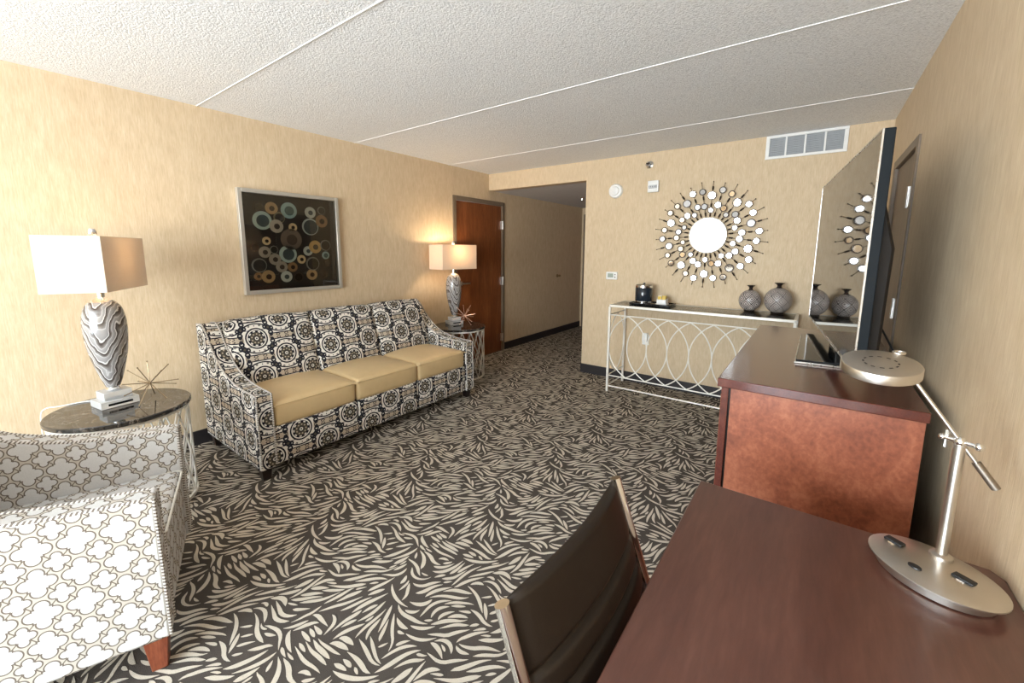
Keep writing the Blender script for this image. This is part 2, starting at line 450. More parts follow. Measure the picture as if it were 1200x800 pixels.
# ------------------------------------------------------------------ room shell
XL, XR, YF, YB, ZC = -3.62, .385, 4.395, -2.7, 2.45
HX, HZ, HY = -2.19, 2.24, 7.13
def carpet():
    g = G(); g.box((XL - .1, YB - .1, -.06), (XR + .1, HY + .1, 0))
    T = .92; N = 368; occ = np.zeros((N, N), bool)
    rnd = random.Random(11)
    seeds = [(rnd.random() * T, rnd.random() * T, rnd.gauss(.45, .95), rnd.uniform(-9, 9)) for _ in range(36)]
    def wrap(d): return (d + T / 2) % T - T / 2
    def ang(x, y):
        b = min(seeds, key=lambda s: wrap(x - s[0]) ** 2 + wrap(y - s[1]) ** 2)
        dx, dy = wrap(x - b[0]), wrap(y - b[1])
        return b[2] + b[3] * (-dx * math.sin(b[2]) + dy * math.cos(b[2])) * .6 + .9 * math.sin(2 * PI * (x + y) / T * 2 + b[3]) * .35 + b[3] * .09 * math.cos(b[2] - .3) * dx * 10
    strokes = []
    def cells(x, y, r):
        i0 = int((x - r) / T * N); i1 = int((x + r) / T * N) + 1; j0 = int((y - r) / T * N); j1 = int((y + r) / T * N) + 1
        for i in range(i0, i1):
            for j in range(j0, j1):
                if (i * T / N - x) ** 2 + (j * T / N - y) ** 2 <= r * r: yield i % N, j % N
    for L_, W_, tries in ((.20, .0105, 500), (.16, .0120, 900), (.12, .0120, 1500), (.085, .0100, 1800), (.055, .0075, 900)):
        for _ in range(tries):
            x, y = rnd.random() * T, rnd.random() * T
            if occ[int(x / T * N) % N, int(y / T * N) % N]: continue
            n = 10; l = L_ * rnd.uniform(.8, 1.2); st = l / n; pts = [(x, y)]; cx, cy = x, y; sg = rnd.choice((-1, 1)); ok = True
            bend = rnd.choice((-1, 1)) * rnd.uniform(1.0, 5.0)
            a0 = ang(x, y); a = a0
            for k in range(n):
                da = ang(cx % T, cy % T) - a; da = (da + PI / 2) % PI - PI / 2
                a += max(-.16, min(.16, da * .5)) + bend * st
                cx += sg * st * math.cos(a); cy += sg * st * math.sin(a); pts.append((cx, cy))
            w = W_ * rnd.uniform(.8, 1.25); pk = rnd.uniform(.35, .75)
            ws = []
            for k in range(n + 1):
                t = k / n
                q = abs(math.sin(PI / 2 * min(1, t / pk))) ** .8 if t < pk else abs(math.cos(PI / 2 * (t - pk) / (1 - pk))) ** .55
                ws.append(max(.0008, w * q))
            gap = .0052
            for k in range(0, n + 1):
                if any(occ[c] for c in cells(pts[k][0], pts[k][1], ws[k] + gap)): ok = False; break
            if not ok: continue
            for k in range(n + 1):
                for c in cells(pts[k][0], pts[k][1], ws[k] + .001): occ[c] = True
                if k < n:
                    for c in cells((pts[k][0] + pts[k + 1][0]) / 2, (pts[k][1] + pts[k + 1][1]) / 2, ws[k] + .001): occ[c] = True
            strokes.append((pts, ws))
    tv = []; tf = []
    for pts, ws in strokes:
        o = len(tv)
        for k, (p, w) in enumerate(zip(pts, ws)):
            q0 = pts[max(k - 1, 0)]; q1 = pts[min(k + 1, len(pts) - 1)]
            dx, dy = q1[0] - q0[0], q1[1] - q0[1]; l = math.hypot(dx, dy) or 1
            nx, ny = -dy / l * w, dx / l * w
            tv.append((p[0] + nx, p[1] + ny, .0012)); tv.append((p[0] - nx, p[1] - ny, .0012))
        for k in range(len(pts) - 1): tf.append((o + 2 * k, o + 2 * k + 1, o + 2 * k + 3, o + 2 * k + 2))
    g.cur = 1
    K_ = .72; tv = [(a * K_, b * K_, c) for a, b, c in tv]; T *= K_
    nx = int((XR - XL) / T) + 2; ny = int((HY - YB) / T) + 2
    for i in range(-1, nx):
        for j in range(-1, ny):
            x0, y0 = XL + i * T, YB + j * T
            vs = [(a + x0, b + y0, c) for a, b, c in tv]; keep = []
            for f in tf:
                cx = vs[f[0]][0]; cy = vs[f[0]][1]
                if all(XL <= vs[q][0] <= XR and YB <= vs[q][1] <= HY for q in f) and not (cy > YF + .01 and cx > HX + .01): keep.append(f)
            g.add(vs, keep)
    return g
struct('floor', carpet(), [CARPET_D, CARPET_L], smooth=False)

g = G(); g.box((XL - .1, YB - .1, ZC), (XR + .1, YF + .1, ZC + .1)); g.cur = 1
for y in (1.158, 2.40, 3.64, -.09):
    g.prism([(y - .0045, ZC + .001), (y - .0025, ZC - .0035), (y + .0025, ZC - .0035), (y + .0045, ZC + .001)], 0, XL, XR)
struct('ceiling', g, [CEIL, JOINT], smooth=False)
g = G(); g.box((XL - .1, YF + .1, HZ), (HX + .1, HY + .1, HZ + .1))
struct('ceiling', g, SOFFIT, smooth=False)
# left wall with a doorway
D0, D1, DT = 3.715, 4.705, 2.095
g = G(); g.box((XL - .12, YB - .1, 0), (XL, D0, ZC)); g.box((XL - .12, D0, DT), (XL, D1, ZC)); g.box((XL - .12, D1, 0), (XL, HY + .1, ZC))
for y in (3.712, 4.712): g.box((XL, y - .0012, DT + .03), (XL + .0008, y + .0012, ZC if y < YF else HZ))
struct('wall_left', g, WALL, smooth=False)
g = G(); g.box((HX, YF, 0), (XR + .1, YF + .12, ZC)); g.box((XL, YF, HZ), (HX, YF + .12, ZC))
struct('wall_far', g, WALL, smooth=False)
g = G(); g.box((HX, YF + .12, 0), (HX + .12, HY + .1, HZ)); struct('wall_hall', g, WALL, smooth=False)
E0, E1 = -3.56, -2.62
g = G(); g.box((XL, HY, 0), (E0, HY + .12, HZ)); g.box((E1, HY, 0), (HX, HY + .12, HZ)); g.box((E0, HY, 2.10), (E1, HY + .12, HZ)); struct('wall_hall_end', g, WALL, smooth=False)
R0, R1, RT = 3.13, 3.98, 2.05
g = G(); g.box((XR, YB - .1, 0), (XR + .12, R0, ZC)); g.box((XR, R1, 0), (XR + .12, YF + .1, ZC)); g.box((XR, R0, RT), (XR + .12, R1, ZC)); struct('wall_right', g, WALL, smooth=False)
W0, W1, WZ0, WZ1 = -2.85, .22, .40, 2.30
g = G(); g.box((XL, YB - .12, 0), (W0, YB, ZC)); g.box((W1, YB - .12, 0), (XR, YB, ZC)); g.box((W0, YB - .12, 0), (W1, YB, WZ0)); g.box((W0, YB - .12, WZ1), (W1, YB, ZC))
struct('wall_back', g, WALL, smooth=False)
def baseb(name, lo, hi):
    g = G(); g.box(lo, hi); struct(name, g, BASEB, bevel=.003)
bh = .108
g = G(); g.box((XL, YB, 0), (XL + .008, D0 - .03, bh)); g.box((XL, D1 + .03, 0), (XL + .008, HY, bh)); struct('baseboard_left', g, BASEB)
g = G(); g.box((HX - .008, YF - .008, 0), (XR, YF, bh)); g.box((HX - .008, YF, 0), (HX, HY, bh)); struct('baseboard_far', g, BASEB)
g = G(); g.box((XR - .008, YB, 0), (XR, R0 - .07, bh)); g.box((XR - .008, R1 + .07, 0), (XR, YF - .01, bh)); struct('baseboard_right', g, BASEB)
g = G(); g.box((XL + .01, YB, 0), (XR - .01, YB + .008, bh)); struct('baseboard_back', g, BASEB)

def sroot(name, loc):
    o = bpy.data.objects.new(name, None); COL.objects.link(o); o.location = loc; o['kind'] = 'structure'; return o
# window behind the camera
w = sroot('window_1', (0, 0, 0))
g = G()
for x in (W0, W0 + (W1 - W0) / 3, W0 + 2 * (W1 - W0) / 3, W1): g.box((x - .03, YB - .11, WZ0), (x + .03, YB - .03, WZ1))
g.box((W0, YB - .11, WZ0 - .03), (W1, YB - .03, WZ0 + .03)); g.box((W0, YB - .11, WZ1 - .03), (W1, YB - .03, WZ1 + .03))
obj('window_frame', g, WHITEP, w, bevel=.003)
g = G(); g.box((W0 - .05, YB - .03, WZ0 - .06), (W1 + .05, YB + .05, WZ0 - .03)); obj('window_sill', g, WHITEP, w, bevel=.004)

def door_side(name, x, s, y0, y1, zt, dm, hinge_y, handle_y, hz):
    """door in a wall at x; s=+1 when the room lies towards +x"""
    d = sroot(name, (x, (y0 + y1) / 2, 0)); c = (y0 + y1) / 2
    g = G(); X0, X1 = sorted((-.09 * s, .012 * s))
    g.box((X0, y0 - c - .018, 0), (X1, y0 - c + .035, zt + .018)); g.box((X0, y1 - c - .035, 0), (X1, y1 - c + .018, zt + .018)); g.box((X0, y0 - c + .035, zt - .035), (X1, y1 - c - .035, zt + .018))
    obj('door_frame', g, FRAME_TAUPE, d, bevel=.003)
    X0, X1 = sorted((-.052 * s, -.008 * s))
    g = G(); g.box((X0, y0 - c + .038, .001), (X1, y1 - c - .038, zt - .038)); slab = obj('door_panel', g, dm, d, bevel=.002)
    for z in hz:
        g = G(); a, b = sorted((-.010 * s, .016 * s)); g.box((a, hinge_y - c - .022, z - .055), (b, hinge_y - c + .004, z + .055))
        g.lathe([(.007, -.058), (.007, .058)], 10, (.016 * s, hinge_y - c + .006, z)); obj('hinge', g, HINGE, d)
    if handle_y is not None:
        g = G(); g.tube([(-.008 * s, handle_y - c, 1.03), (.004 * s, handle_y - c, 1.03)], .03, 20)
        g.tube([(.004 * s, handle_y - c, 1.03), (.045 * s, handle_y - c, 1.03)], .010, 12)
        g.tube([(.045 * s, handle_y - c, 1.03), (.048 * s, handle_y - c + .03 * (1 if hinge_y > handle_y else -1), 1.03), (.045 * s, handle_y - c + .115 * (1 if hinge_y > handle_y else -1), 1.028)], .009, 10)
        obj('door_handle', g, NICKEL, d)
    return d
door_side('door_1', XL, 1, D0, D1, DT, DOORWOOD, 4.667, 3.83, (1.80, 1.02, .20))
door_side('door_2', XR, -1, R0, R1, RT, wood('taupe_door', ((.06, .035, .024), (.10, .06, .04), (.14, .085, .06)), (2.5, 2.5, .25), .4), R0 + .045, R1 - .1, (1.75, 1.13, .25))
d = sroot('door_3', ((E0 + E1) / 2, HY, 0)); c = (E0 + E1) / 2
g = G(); g.box((E0 - c - .02, -.012, 0), (E0 - c + .04, .09, 2.12)); g.box((E1 - c - .04, -.012, 0), (E1 - c + .02, .09, 2.12)); g.box((E0 - c + .04, -.012, 2.06), (E1 - c - .04, .09, 2.12)); obj('door_frame', g, FRAME_TAUPE, d, bevel=.003)
g = G(); g.box((E0 - c + .042, .01, .001), (E1 - c - .042, .05, 2.058)); obj('door_panel', g, DOORWOOD, d)
for z in (.25, 1.05, 1.8):
    g = G(); g.box((E0 - c + .03, -.016, z - .055), (E0 - c + .055, .012, z + .055)); obj('hinge', g, HINGE, d)
g = G(); g.tube([(E1 - c - .1, .01, 1.03), (E1 - c - .1, -.05, 1.03)], .012, 12); g.tube([(E1 - c - .1, -.05, 1.03), (E1 - c - .22, -.05, 1.03)], .009, 10); obj('door_handle', g, NICKEL, d)

# ------------------------------------------------------------------ sofa (local x = forward, local y along the wall)
SY0, SY1 = 1.0, 2.97
sofa = thing('sofa', 'long black and white medallion fabric sofa with tan leather seat cushions', 'sofa', (-3.13, (SY0 + SY1) / 2, 0))
ox, oy = -3.13, (SY0 + SY1) / 2
armprof = [(-3.555, .09), (-3.565, .915), (-3.47, .925), (-3.40, .875), (-3.33, .790), (-3.24, .705), (-3.13, .635), (-3.00, .592), (-2.85, .572), (-2.665, .565), (-2.66, .08)]
top = smoothpath([(x, 0, z) for x, z in armprof[2:10]], 5)
poly = [(armprof[0][0] - ox, armprof[0][1]), (armprof[1][0] - ox, armprof[1][1])] + [(p.x - ox, p.z) for p in top] + [(armprof[10][0] - ox, armprof[10][1])]
for k, (a, b) in enumerate(((SY0, SY0 + .10), (SY1 - .10, SY1))):
    g = G(); g.prism(poly, 1, a - oy, b - oy); obj('armrest', g, DAMASK, sofa, bevel=.012, ang=60)
    for y in (a + .006, b - .006):
        g = G(); pth = [(poly[1][0], y - oy, poly[1][1])] + [(p.x - ox, y - oy, p.z) for p in top] + [(poly[-1][0] + .001, y - oy, poly[-1][1] + .02)]
        pth = [(p[0] + (.002 if i > len(pth) - 3 else 0), p[1], p[2] + .001) for i, p in enumerate(pth)]
        g.tube(pth, .0055, 6); obj('piping', g, CORD, sofa, label='black and white cord piping')
ya, yb = SY0 + .102, SY1 - .102
# backrest body behind the panels
g = G(); g.prism([(-3.555 - ox, .12), (-3.56 - ox, .915), (-3.45 - ox, .925), (-3.32 - ox, .50), (-3.32 - ox, .12)], 1, ya - oy, yb - oy); obj('backrest', g, DAMASK, sofa, bevel=.01)
wd = (yb - ya) / 3
for k in range(3):
    y0 = ya + k * wd; 
    g = G(); g.rbox((-3.42 - ox, y0 - oy + .002, .40), (-3.29 - ox, y0 + wd - oy - .002, .945), .035, (.022, .004, .010))
    g.xf(lambda x, y, z: (x + (.945 - z) * .30, y, z)); obj('back_cushion', g, DAMASK, sofa, ang=70)
    g = G(); g.rbox((-3.28 - ox, y0 - oy + .003, .325), (-2.672 - ox, y0 + wd - oy - .003, .492), .035, (.010, .004, .030), 11)
    cu = obj('seat_cushion', g, LEATHER_T, sofa, ang=70)
    zz = .462
    g = G(); loop = [(-3.20, y0 + .012), (-2.700, y0 + .006), (-2.672, y0 + .035), (-2.668, y0 + wd / 2), (-2.672, y0 + wd - .035), (-2.700, y0 + wd - .006), (-3.20, y0 + wd - .012)]
    g.tube(smoothpath([(x - ox, y - oy, zz + .012) for x, y in loop], 6), .0040, 6); obj('piping', g, LEATHER_T, cu)
    g = G(); g.rbox((-2.80 - ox, y0 - oy + .001, .085), (-2.672 - ox, y0 + wd - oy - .001, .335), .014, (.006, 0, 0)); obj('front_rail', g, DAMASK, sofa, ang=70)
g = G(); g.box((-3.54 - ox, ya - oy, .10), (-2.78 - ox, yb - oy, .325)); obj('seat_deck', g, BLACK, sofa)
for x in (-3.50, -2.715):
    for y in (SY0 + .045, SY1 - .045):
        g = G(); g.box((x - .032 - ox, y - .032 - oy, .004), (x + .032 - ox, y + .032 - oy, .095)); g.xf(lambda X_, Y_, Z_: ((X_ - x + ox) * (1 - .25 * (Z_ < .05)) + x - ox, (Y_ - y + oy) * (1 - .25 * (Z_ < .05)) + y - oy, Z_))
        obj('leg', g, DARKLEG, sofa, bevel=.003)

# ------------------------------------------------------------------ armchair (local y = forward)
A_ = math.radians(-20.5); fx, fy = -math.sin(A_), math.cos(A_)
arm = thing('armchair', 'cream armchair in quatrefoil lattice fabric with twisted cord trim, in the lower left corner', 'armchair', (-2.005 - .42 * fx, .432 - .42 * fy, 0), A_)
hw = .35; fr = .42
ap = [(-.42, .13), (-.42, .90), (-.34, .905), (-.27, .86), (-.20, .79), (-.10, .725), (.02, .685), (.16, .66), (fr, .642), (fr, .13)]
tp = smoothpath([(0, y, z) for y, z in ap[2:9]], 5)
poly = [ap[0], ap[1]] + [(p.y, p.z) for p in tp] + [ap[9]]
for a, b in ((-hw, -hw + .085), (hw - .085, hw)):
    g = G(); g.prism(poly, 0, a, b); obj('armrest', g, TRELLIS, arm, bevel=.010, ang=60)
    for x in (a + .005, b - .005):
        g = G(); pth = [(x, poly[1][0], poly[1][1])] + [(x, p.y, p.z) for p in tp] + [(x, fr - .001, .14)]
        pth[-2] = (pth[-2][0], pth[-2][1] - .003, pth[-2][2])
        g.tube(pth, .0055, 6); obj('piping', g, CORD, arm, label='brown and cream twisted cord trim')
g = G(); g.rbox((-hw + .087, -.28, .30), (hw - .087, fr - .004, .462), .025, (.002, .004, .010)); st = obj('seat_cushion', g, TRELLIS, arm, ang=70)
g = G(); g.tube([(-hw + .095, -.1, .452), (-hw + .095, fr - .012, .455), (-hw + .115, fr + .001, .456), (hw - .115, fr + .001, .456), (hw - .095, fr - .012, .455), (hw - .095, -.1, .452)], .0045, 6); obj('piping', g, PIPE, st)
g = G(); g.box((-hw + .087, -.38, .13), (hw - .087, fr - .012, .30)); obj('front_rail', g, TRELLIS, arm, bevel=.006)
g = G(); g.rbox((-hw + .087, -.42, .14), (hw - .087, -.27, .93), .05, (0, .02, .01)); g.xf(lambda x, y, z: (x, y - max(0, z - .45) * .10 + .03, z)); obj('backrest', g, TRELLIS, arm, ang=70)
for x in (-hw + .045, hw - .045):
    for y in (-.37, fr - (.045 if x > 0 else .10)):
        g = G(); g.box((x - .034, y - .034, .004), (x + .034, y + .034, .135)); g.xf(lambda X_, Y_, Z_: ((X_ - x) * (1 - .35 * (Z_ < .05)) + x, (Y_ - y) * (1 - .35 * (Z_ < .05)) + y, Z_)); obj('leg', g, LEGWOOD, arm, bevel=.003)

# ------------------------------------------------------------------ drum side tables
def make_table():
    t = thing('side_table', '', 'side table')
    R = .285; H = .565
    g = G(); g.lathe([(.298, H), (.302, H + .004), (.302, H + .021), (.298, H + .025)], 72); obj('table_top', g, MARBLE, t, label='round black marble top')
    for z, nm in ((H - .008, 'top_ring'), (.014, 'base_ring')):
        g = G(); g.lathe([(R - .007, z - .008), (R + .007, z - .008), (R + .007, z + .008), (R - .007, z + .008), (R - .007, z - .008)], 64)
        g.f = g.f[:-2]; g.mi = g.mi[:-2]; obj(nm, g, SILVER, t)
    g = G(); n = 18
    for k in range(n):
        for s in (-1, 1):
            pts = []
            for i in range(17):
                q = i / 16; a = 2 * PI * k / n + s * 2 * PI / n * (2 * q)
                rr = R
                pts.append((rr * math.cos(a), rr * math.sin(a), .018 + (H - .034) * q))
            g.tube(pts, .0052, 6, caps=False)
    obj('lattice', g, SILVER, t); return t
t1 = make_table(); t1.location = (-3.03, .478, 0); t1['label'] = 'round drum side table with black marble top and metal lattice, behind the cream armchair'
t2 = copy_tree(t1); t2.location = (-3.275, 3.42, 0); t2['label'] = 'round lattice drum side table at the far end of the sofa by the door'
for t in (t1, t2): t['group'] = 'drum side tables at the ends of the sofa'
TT = .590

# ------------------------------------------------------------------ table lamps
def make_lamp(shade_rot, base_rot):
    t = thing('table_lamp', '', 'table lamp')
    def rot(a): return lambda x, y, z: (x * math.cos(a) - y * math.sin(a), x * math.sin(a) + y * math.cos(a), z)
    g = G(); g.box((-.070, -.082, .001), (.070, .082, .040)); g.box((-.052, -.060, .040), (.052, .060, .085)); g.xf(rot(base_rot)); cb = obj('crystal_base', g, CRYSTAL, t, bevel=.002)
    g = G(); g.box((.0695, -.052, .014), (.0712, .052, .026)); g.xf(rot(base_rot)); obj('dark_slot_bar', g, BLACKG, cb)  # thin raised black bar standing in for the dark slot of the base
    g = G(); g.lathe([(.030, .085), (.034, .092), (.026, .102), (.030, .108)], 24); obj('base_collar', g, CHROME, t)
    prof = [(.031, .108), (.045, .15), (.062, .215), (.078, .29), (.088, .37), (.091, .44), (.087, .50), (.076, .545), (.058, .572), (.04, .583)]
    sp = smoothpath([(r, 0, z) for r, z in prof], 5); g = G(); g.lathe([(p.x, p.z) for p in sp], 40, uvr=.08); obj('lamp_body', g, AGATE, t)
    g = G(); g.lathe([(.052, .578), (.048, .586), (.026, .594), (.017, .602), (.016, .66), (.013, .662), (.006, .69)], 24); obj('neck', g, CHROME, t)
    a, b, z0, z1 = .125, .248, .645, .922
    g = G(); th = .003
    for (x0, y0, x1, y1) in ((-a, -b, a, -b + th), (-a, b - th, a, b), (-a, -b + th, -a + th, b - th), (a - th, -b + th, a, b - th)): g.box((x0, y0, z0), (x1, y1, z1))
    g.xf(rot(shade_rot)); sh = obj('lamp_shade', g, SHADE, t, smooth=False)
    g = G()
    for z in (z1 - .012,):
        g.tube([(-a + .004, 0, z), (a - .004, 0, z)], .0025, 6); g.tube([(0, -b + .004, z), (0, b - .004, z)], .0025, 6)
    g.xf(rot(shade_rot)); obj('shade_spider', g, CHROME, sh)
    g = G(); g.tube(smoothpath([(0, 0, .69), (.04, 0, .72), (.05, 0, .80), (.03, 0, .88), (0, 0, .915)], 6), .0025, 6); g.tube(smoothpath([(0, 0, .69), (-.04, 0, .72), (-.05, 0, .80), (-.03, 0, .88), (0, 0, .915)], 6), .0025, 6); g.xf(rot(shade_rot)); obj('harp', g, CHROME, t)
    g = G(); g.lathe([(.006, .905), (.016, .925), (.019, .935), (.019, .955), (.013, .965), (.002, .967)], 20); obj('finial', g, CHROME, t)
    g = G(); g.lathe([(.010, .69), (.014, .71), (.027, .755), (.030, .78), (.022, .805), (.003, .815)], 20); obj('bulb', g, BULB, t)
    return t
def bulb_light(parent, e):
    li = bpy.data.lights.new('bulb_light', 'POINT'); li.energy = e; li.color = (1, .76, .50); li.shadow_soft_size = .04
    o = bpy.data.objects.new('bulb_light', li); COL.objects.link(o); o.parent = parent; o.location = (0, .0, .86)
l1 = make_lamp(1.044, .15); l1.location = (-3.10, .465, TT)
l1['label'] = 'table lamp with marbled grey body and rectangular linen shade on the near side table'; l1['group'] = 'lamps on the drum side tables'
g = G(); g.tube(smoothpath([(-.05, -.03, .005), (-.12, -.04, .004), (-.17, -.10, .004), (-.18, -.20, .004), (-.21, -.245, -.002), (-.23, -.265, -.05), (-.24, -.27, -.25), (-.245, -.28, -.575)], 6), .0028, 6); obj('power_cord', g, WHITEP, l1, label='white power cord')
l2 = make_lamp(-.116, -.3); l2.location = (-3.40, 3.47, TT)
l2['label'] = 'lit table lamp with rectangular white shade, beyond the sofa beside the wooden door'; l2['group'] = 'lamps on the drum side tables'
bulb_light(l1, 1.6); bulb_light(l2, 7)

# ------------------------------------------------------------------ wire starbursts
def make_star(seed, r, m):
    t = thing('starburst_sculpture', '', 'sculpture'); rd = random.Random(seed)
    n = 15; dirs = []
    for i in range(n):
        z = .97 - 1.80 * i / (n - 1); a = i * 2.39996 + seed; q = math.sqrt(1 - z * z); dirs.append(Vector((q * math.cos(a), q * math.sin(a), z)).normalized())
    zmin = min(d.z * r for d in dirs)
    g0 = G(); g0.sphere((0, 0, 0), .006, 10); obj('hub', g0, m, t)
    for d in dirs:
        l = r * rd.uniform(.88, 1.0)
        g = G(); g.tube([d * .003, d * l], .0022, 6); g.sphere(tuple(d * l), .0042, 8); obj('spike', g, m, t)
    return t, min(min((t_ * r) for t_ in (d.z for d in dirs)), 0)
s1, zm = make_star(3, .135, BRASS); s1.location = (-2.97, .595, TT + .113); s1['label'] = 'thin brass wire starburst sculpture on the near side table beside the marbled lamp'
s2, zm = make_star(5, .135, mat('copper_wire', (.75, .52, .42), .3, .8)); s2.location = (-3.14, 3.37, TT + .132); s2['label'] = 'copper toned starburst sculpture on the far side table in front of the door'

# ------------------------------------------------------------------ wall art
AY0, AY1, AZ0, AZ1 = 1.350, 2.172, 1.096, 1.916
art = thing('wall_artwork', 'square shadow box artwork of coloured glass discs on black, above the sofa', 'artwork', (XL, (AY0 + AY1) / 2, (AZ0 + AZ1) / 2))
ay, az = (AY0 + AY1) / 2, (AZ0 + AZ1) / 2; h = (AY1 - AY0) / 2; k = .030; dp = .045
g = G()
g.box((.001, -h, -h), (dp, -h + k, h)); g.box((.001, h - k, -h), (dp, h, h)); g.box((.001, -h + k, -h), (dp, h - k, -h + k)); g.box((.001, -h + k, h - k), (dp, h - k, h)); obj('frame', g, CHAMP, art, bevel=.003)
g = G(); g.box((.001, -h + k, -h + k), (.008, h - k, h - k)); obj('backing', g, mat('charcoal_matting', (.020, .019, .018), .8), art)
g = G(); g.box((dp - .012, -h + k, -h + k), (dp - .009, h - k, h - k)); obj('glass_pane', g, PANE, art)
DISC = [(1.505,1.781,.047,'k'),(1.601,1.782,.049,'t'),(1.737,1.774,.066,'T'),(1.918,1.77,.048,'p'),(2.024,1.794,.035,'g'),(1.524,1.68,.073,'P'),(1.655,1.71,.045,'o'),(1.628,1.64,.054,'w'),(1.763,1.637,.035,'c'),(1.913,1.648,.072,'s'),(2.018,1.702,.055,'b'),(1.542,1.519,.033,'c'),(1.744,1.536,.088,'n'),(1.452,1.467,.037,'k'),(1.524,1.429,.046,'u'),(1.594,1.449,.032,'g'),(1.708,1.412,.072,'P'),(1.879,1.439,.041,'p'),(1.945,1.475,.056,'h'),(2.039,1.49,.048,'g'),(2.04,1.4,.035,'T'),(1.599,1.37,.047,'u'),(1.816,1.367,.037,'c'),(1.473,1.324,.057,'g'),(1.649,1.307,.047,'u'),(1.737,1.303,.041,'b'),(1.913,1.328,.059,'g'),(2.048,1.332,.036,'k'),(1.463,1.236,.032,'b'),(1.538,1.231,.052,'t'),(1.68,1.224,.047,'p'),(1.778,1.217,.045,'k'),(1.902,1.232,.048,'t'),(2.006,1.227,.045,'k')]
PAL = {'k': ((.03, .022, .018), (.018, .014, .012)), 't': ((.42, .28, .14), (.05, .03, .02)), 'T': ((.28, .42, .42), (.06, .14, .15)), 'p': ((.52, .56, .52), (.08, .11, .12)), 'g': ((.20, .20, .18), (.03, .032, .033)), 'P': ((.40, .50, .47), (.07, .105, .12)), 'o': ((.20, .18, .11), (.035, .033, .03)), 'w': ((.42, .38, .32), (.05, .045, .045)), 'c': ((.66, .50, .29), (.04, .025, .015)), 's': ((.44, .50, .50), (.06, .085, .10)), 'b': ((.26, .15, .075), (.03, .022, .02)), 'n': ((.16, .125, .10), (.09, .07, .058)), 'u': ((.34, .30, .245), (.07, .055, .045)), 'h': ((.52, .34, .13), (.10, .08, .06))}
DM = {kk: (mat('disc_rim_' + kk, tuple(min(.85, q * 1.3 + .015) for q in v[0]), .2, Coat_Weight=.4), mat('disc_centre_' + kk, v[1], .15, Coat_Weight=.4)) for kk, v in PAL.items()}
for i, (y, z, r, c) in enumerate(DISC):
    g = G(); xo = .009 + .0022 * (i % 4)
    inn = {'s': .86, 'g': .84, 'P': .66, 'T': .58, 'n': .5, 'k': .7, 'o': .8}.get(c, .42)
    def disc(rr, xa, xb, cy, cz):
        n = 28; vs = [(xx, cy + rr * math.cos(2 * PI * q / n), cz + rr * math.sin(2 * PI * q / n)) for xx in (xa, xb) for q in range(n)]
        g.add(vs, [tuple(range(n, 2 * n)), tuple(range(n))[::-1]] + [(q, (q + 1) % n, (q + 1) % n + n, q + n) for q in range(n)])
    disc(r, xo, xo + .003, y - ay, z - az); g.cur = 1; disc(r * inn, xo + .003, xo + .0045, y - ay + r * .05, z - az - r * .04)
    if False: g.cur = 0 if c not in 'n' else 1; disc(r * inn * .3, xo + .0045, xo + .0055, y - ay + r * .05, z - az - r * .04)
    obj('glass_disc', g, list(DM[c]), art, smooth=False)

# ------------------------------------------------------------------ sunburst mirror
mir = thing('sunburst_mirror', 'round sunburst mirror with thirty beaded rays of small mirror discs on the far wall', 'mirror', (-.874, YF, 1.603))
g = G(); n = 56
def ringy(g, r0, r1, y0, y1, n=56, cx=0, cz=0):
    vs = []
    for rr, yy in ((r0, y0), (r1, y0), (r1, y1), (r0, y1)):
        for q in range(n): a = 2 * PI * q / n; vs.append((cx + rr * math.sin(a), yy, cz + rr * math.cos(a)))
    fs = []
    for k in range(4):
        for q in range(n): fs.append((k * n + q, k * n + (q + 1) % n, ((k + 1) % 4) * n + (q + 1) % n, ((k + 1) % 4) * n + q))
    g.add(vs, fs)
def diskxz(g, r, y0, y1, n=56, cx=0, cz=0):
    vs = [(cx + r * math.sin(2 * PI * q / n), yy, cz + r * math.cos(2 * PI * q / n)) for yy in (y0, y1) for q in range(n)]
    g.add(vs, [tuple(range(n))[::-1] if y0 > y1 else tuple(range(n)), tuple(range(n, 2 * n))[::-1] if y0 > y1 else tuple(range(n, 2 * n))] + [(q, (q + 1) % n, (q + 1) % n + n, q + n) for q in range(n)])
diskxz(g, .158, -.012, -.034); obj('mirror_glass', g, MIRROR, mir, smooth=False)
g = G(); ringy(g, .156, .168, -.036, -.010)
for q in range(60):
    a = 2 * PI * q / 60; g.sphere((.166 * math.sin(a), -.034, .166 * math.cos(a)), .005, 6)
obj('bead_rim', g, SILVER, mir)
for k in range(30):
    a = math.radians(2 + 12 * k); s, c = math.sin(a), math.cos(a); kind = k % 3
    P3 = lambda r, y=-.02: (r * s, y, r * c)
    g = G()
    end = (.500, .492, .505)[kind]
    g.tube([P3(.16), P3(end)], .0022, 5)
    bd = ((.183, .195, .272, .283, .294, .43, .441, .452), (.19, .201, .212, .345, .356, .367), (.19, .201, .212, .345, .356, .367))[kind]
    for r in bd: g.sphere(P3(r), .0085, 6)
    g.sphere(P3(end), .0055, 6)
    ray = obj('ray', g, BRONZE, mir)
    for r, rad in (((.235, .021), (.372, .033)), ((.29, .026), (.428, .026)), ((.275, .026), (.415, .025)))[kind]:
        g = G(); cx, cz = r * s, r * c
        ringy(g, rad - .002, rad + .0055, -.030, -.018, 20, cx, cz); g.cur = 1; diskxz(g, rad - .001, -.020, -.027, 20, cx, cz)
        tx, tz = random.uniform(-.10, .10), random.uniform(-.10, .10); g.xf(lambda x, y, z: (x, y + (x - cx) * tx + (z - cz) * tz, z))
        obj('disc_mirror', g, [BRONZE, MIRROR], ray, smooth=False)

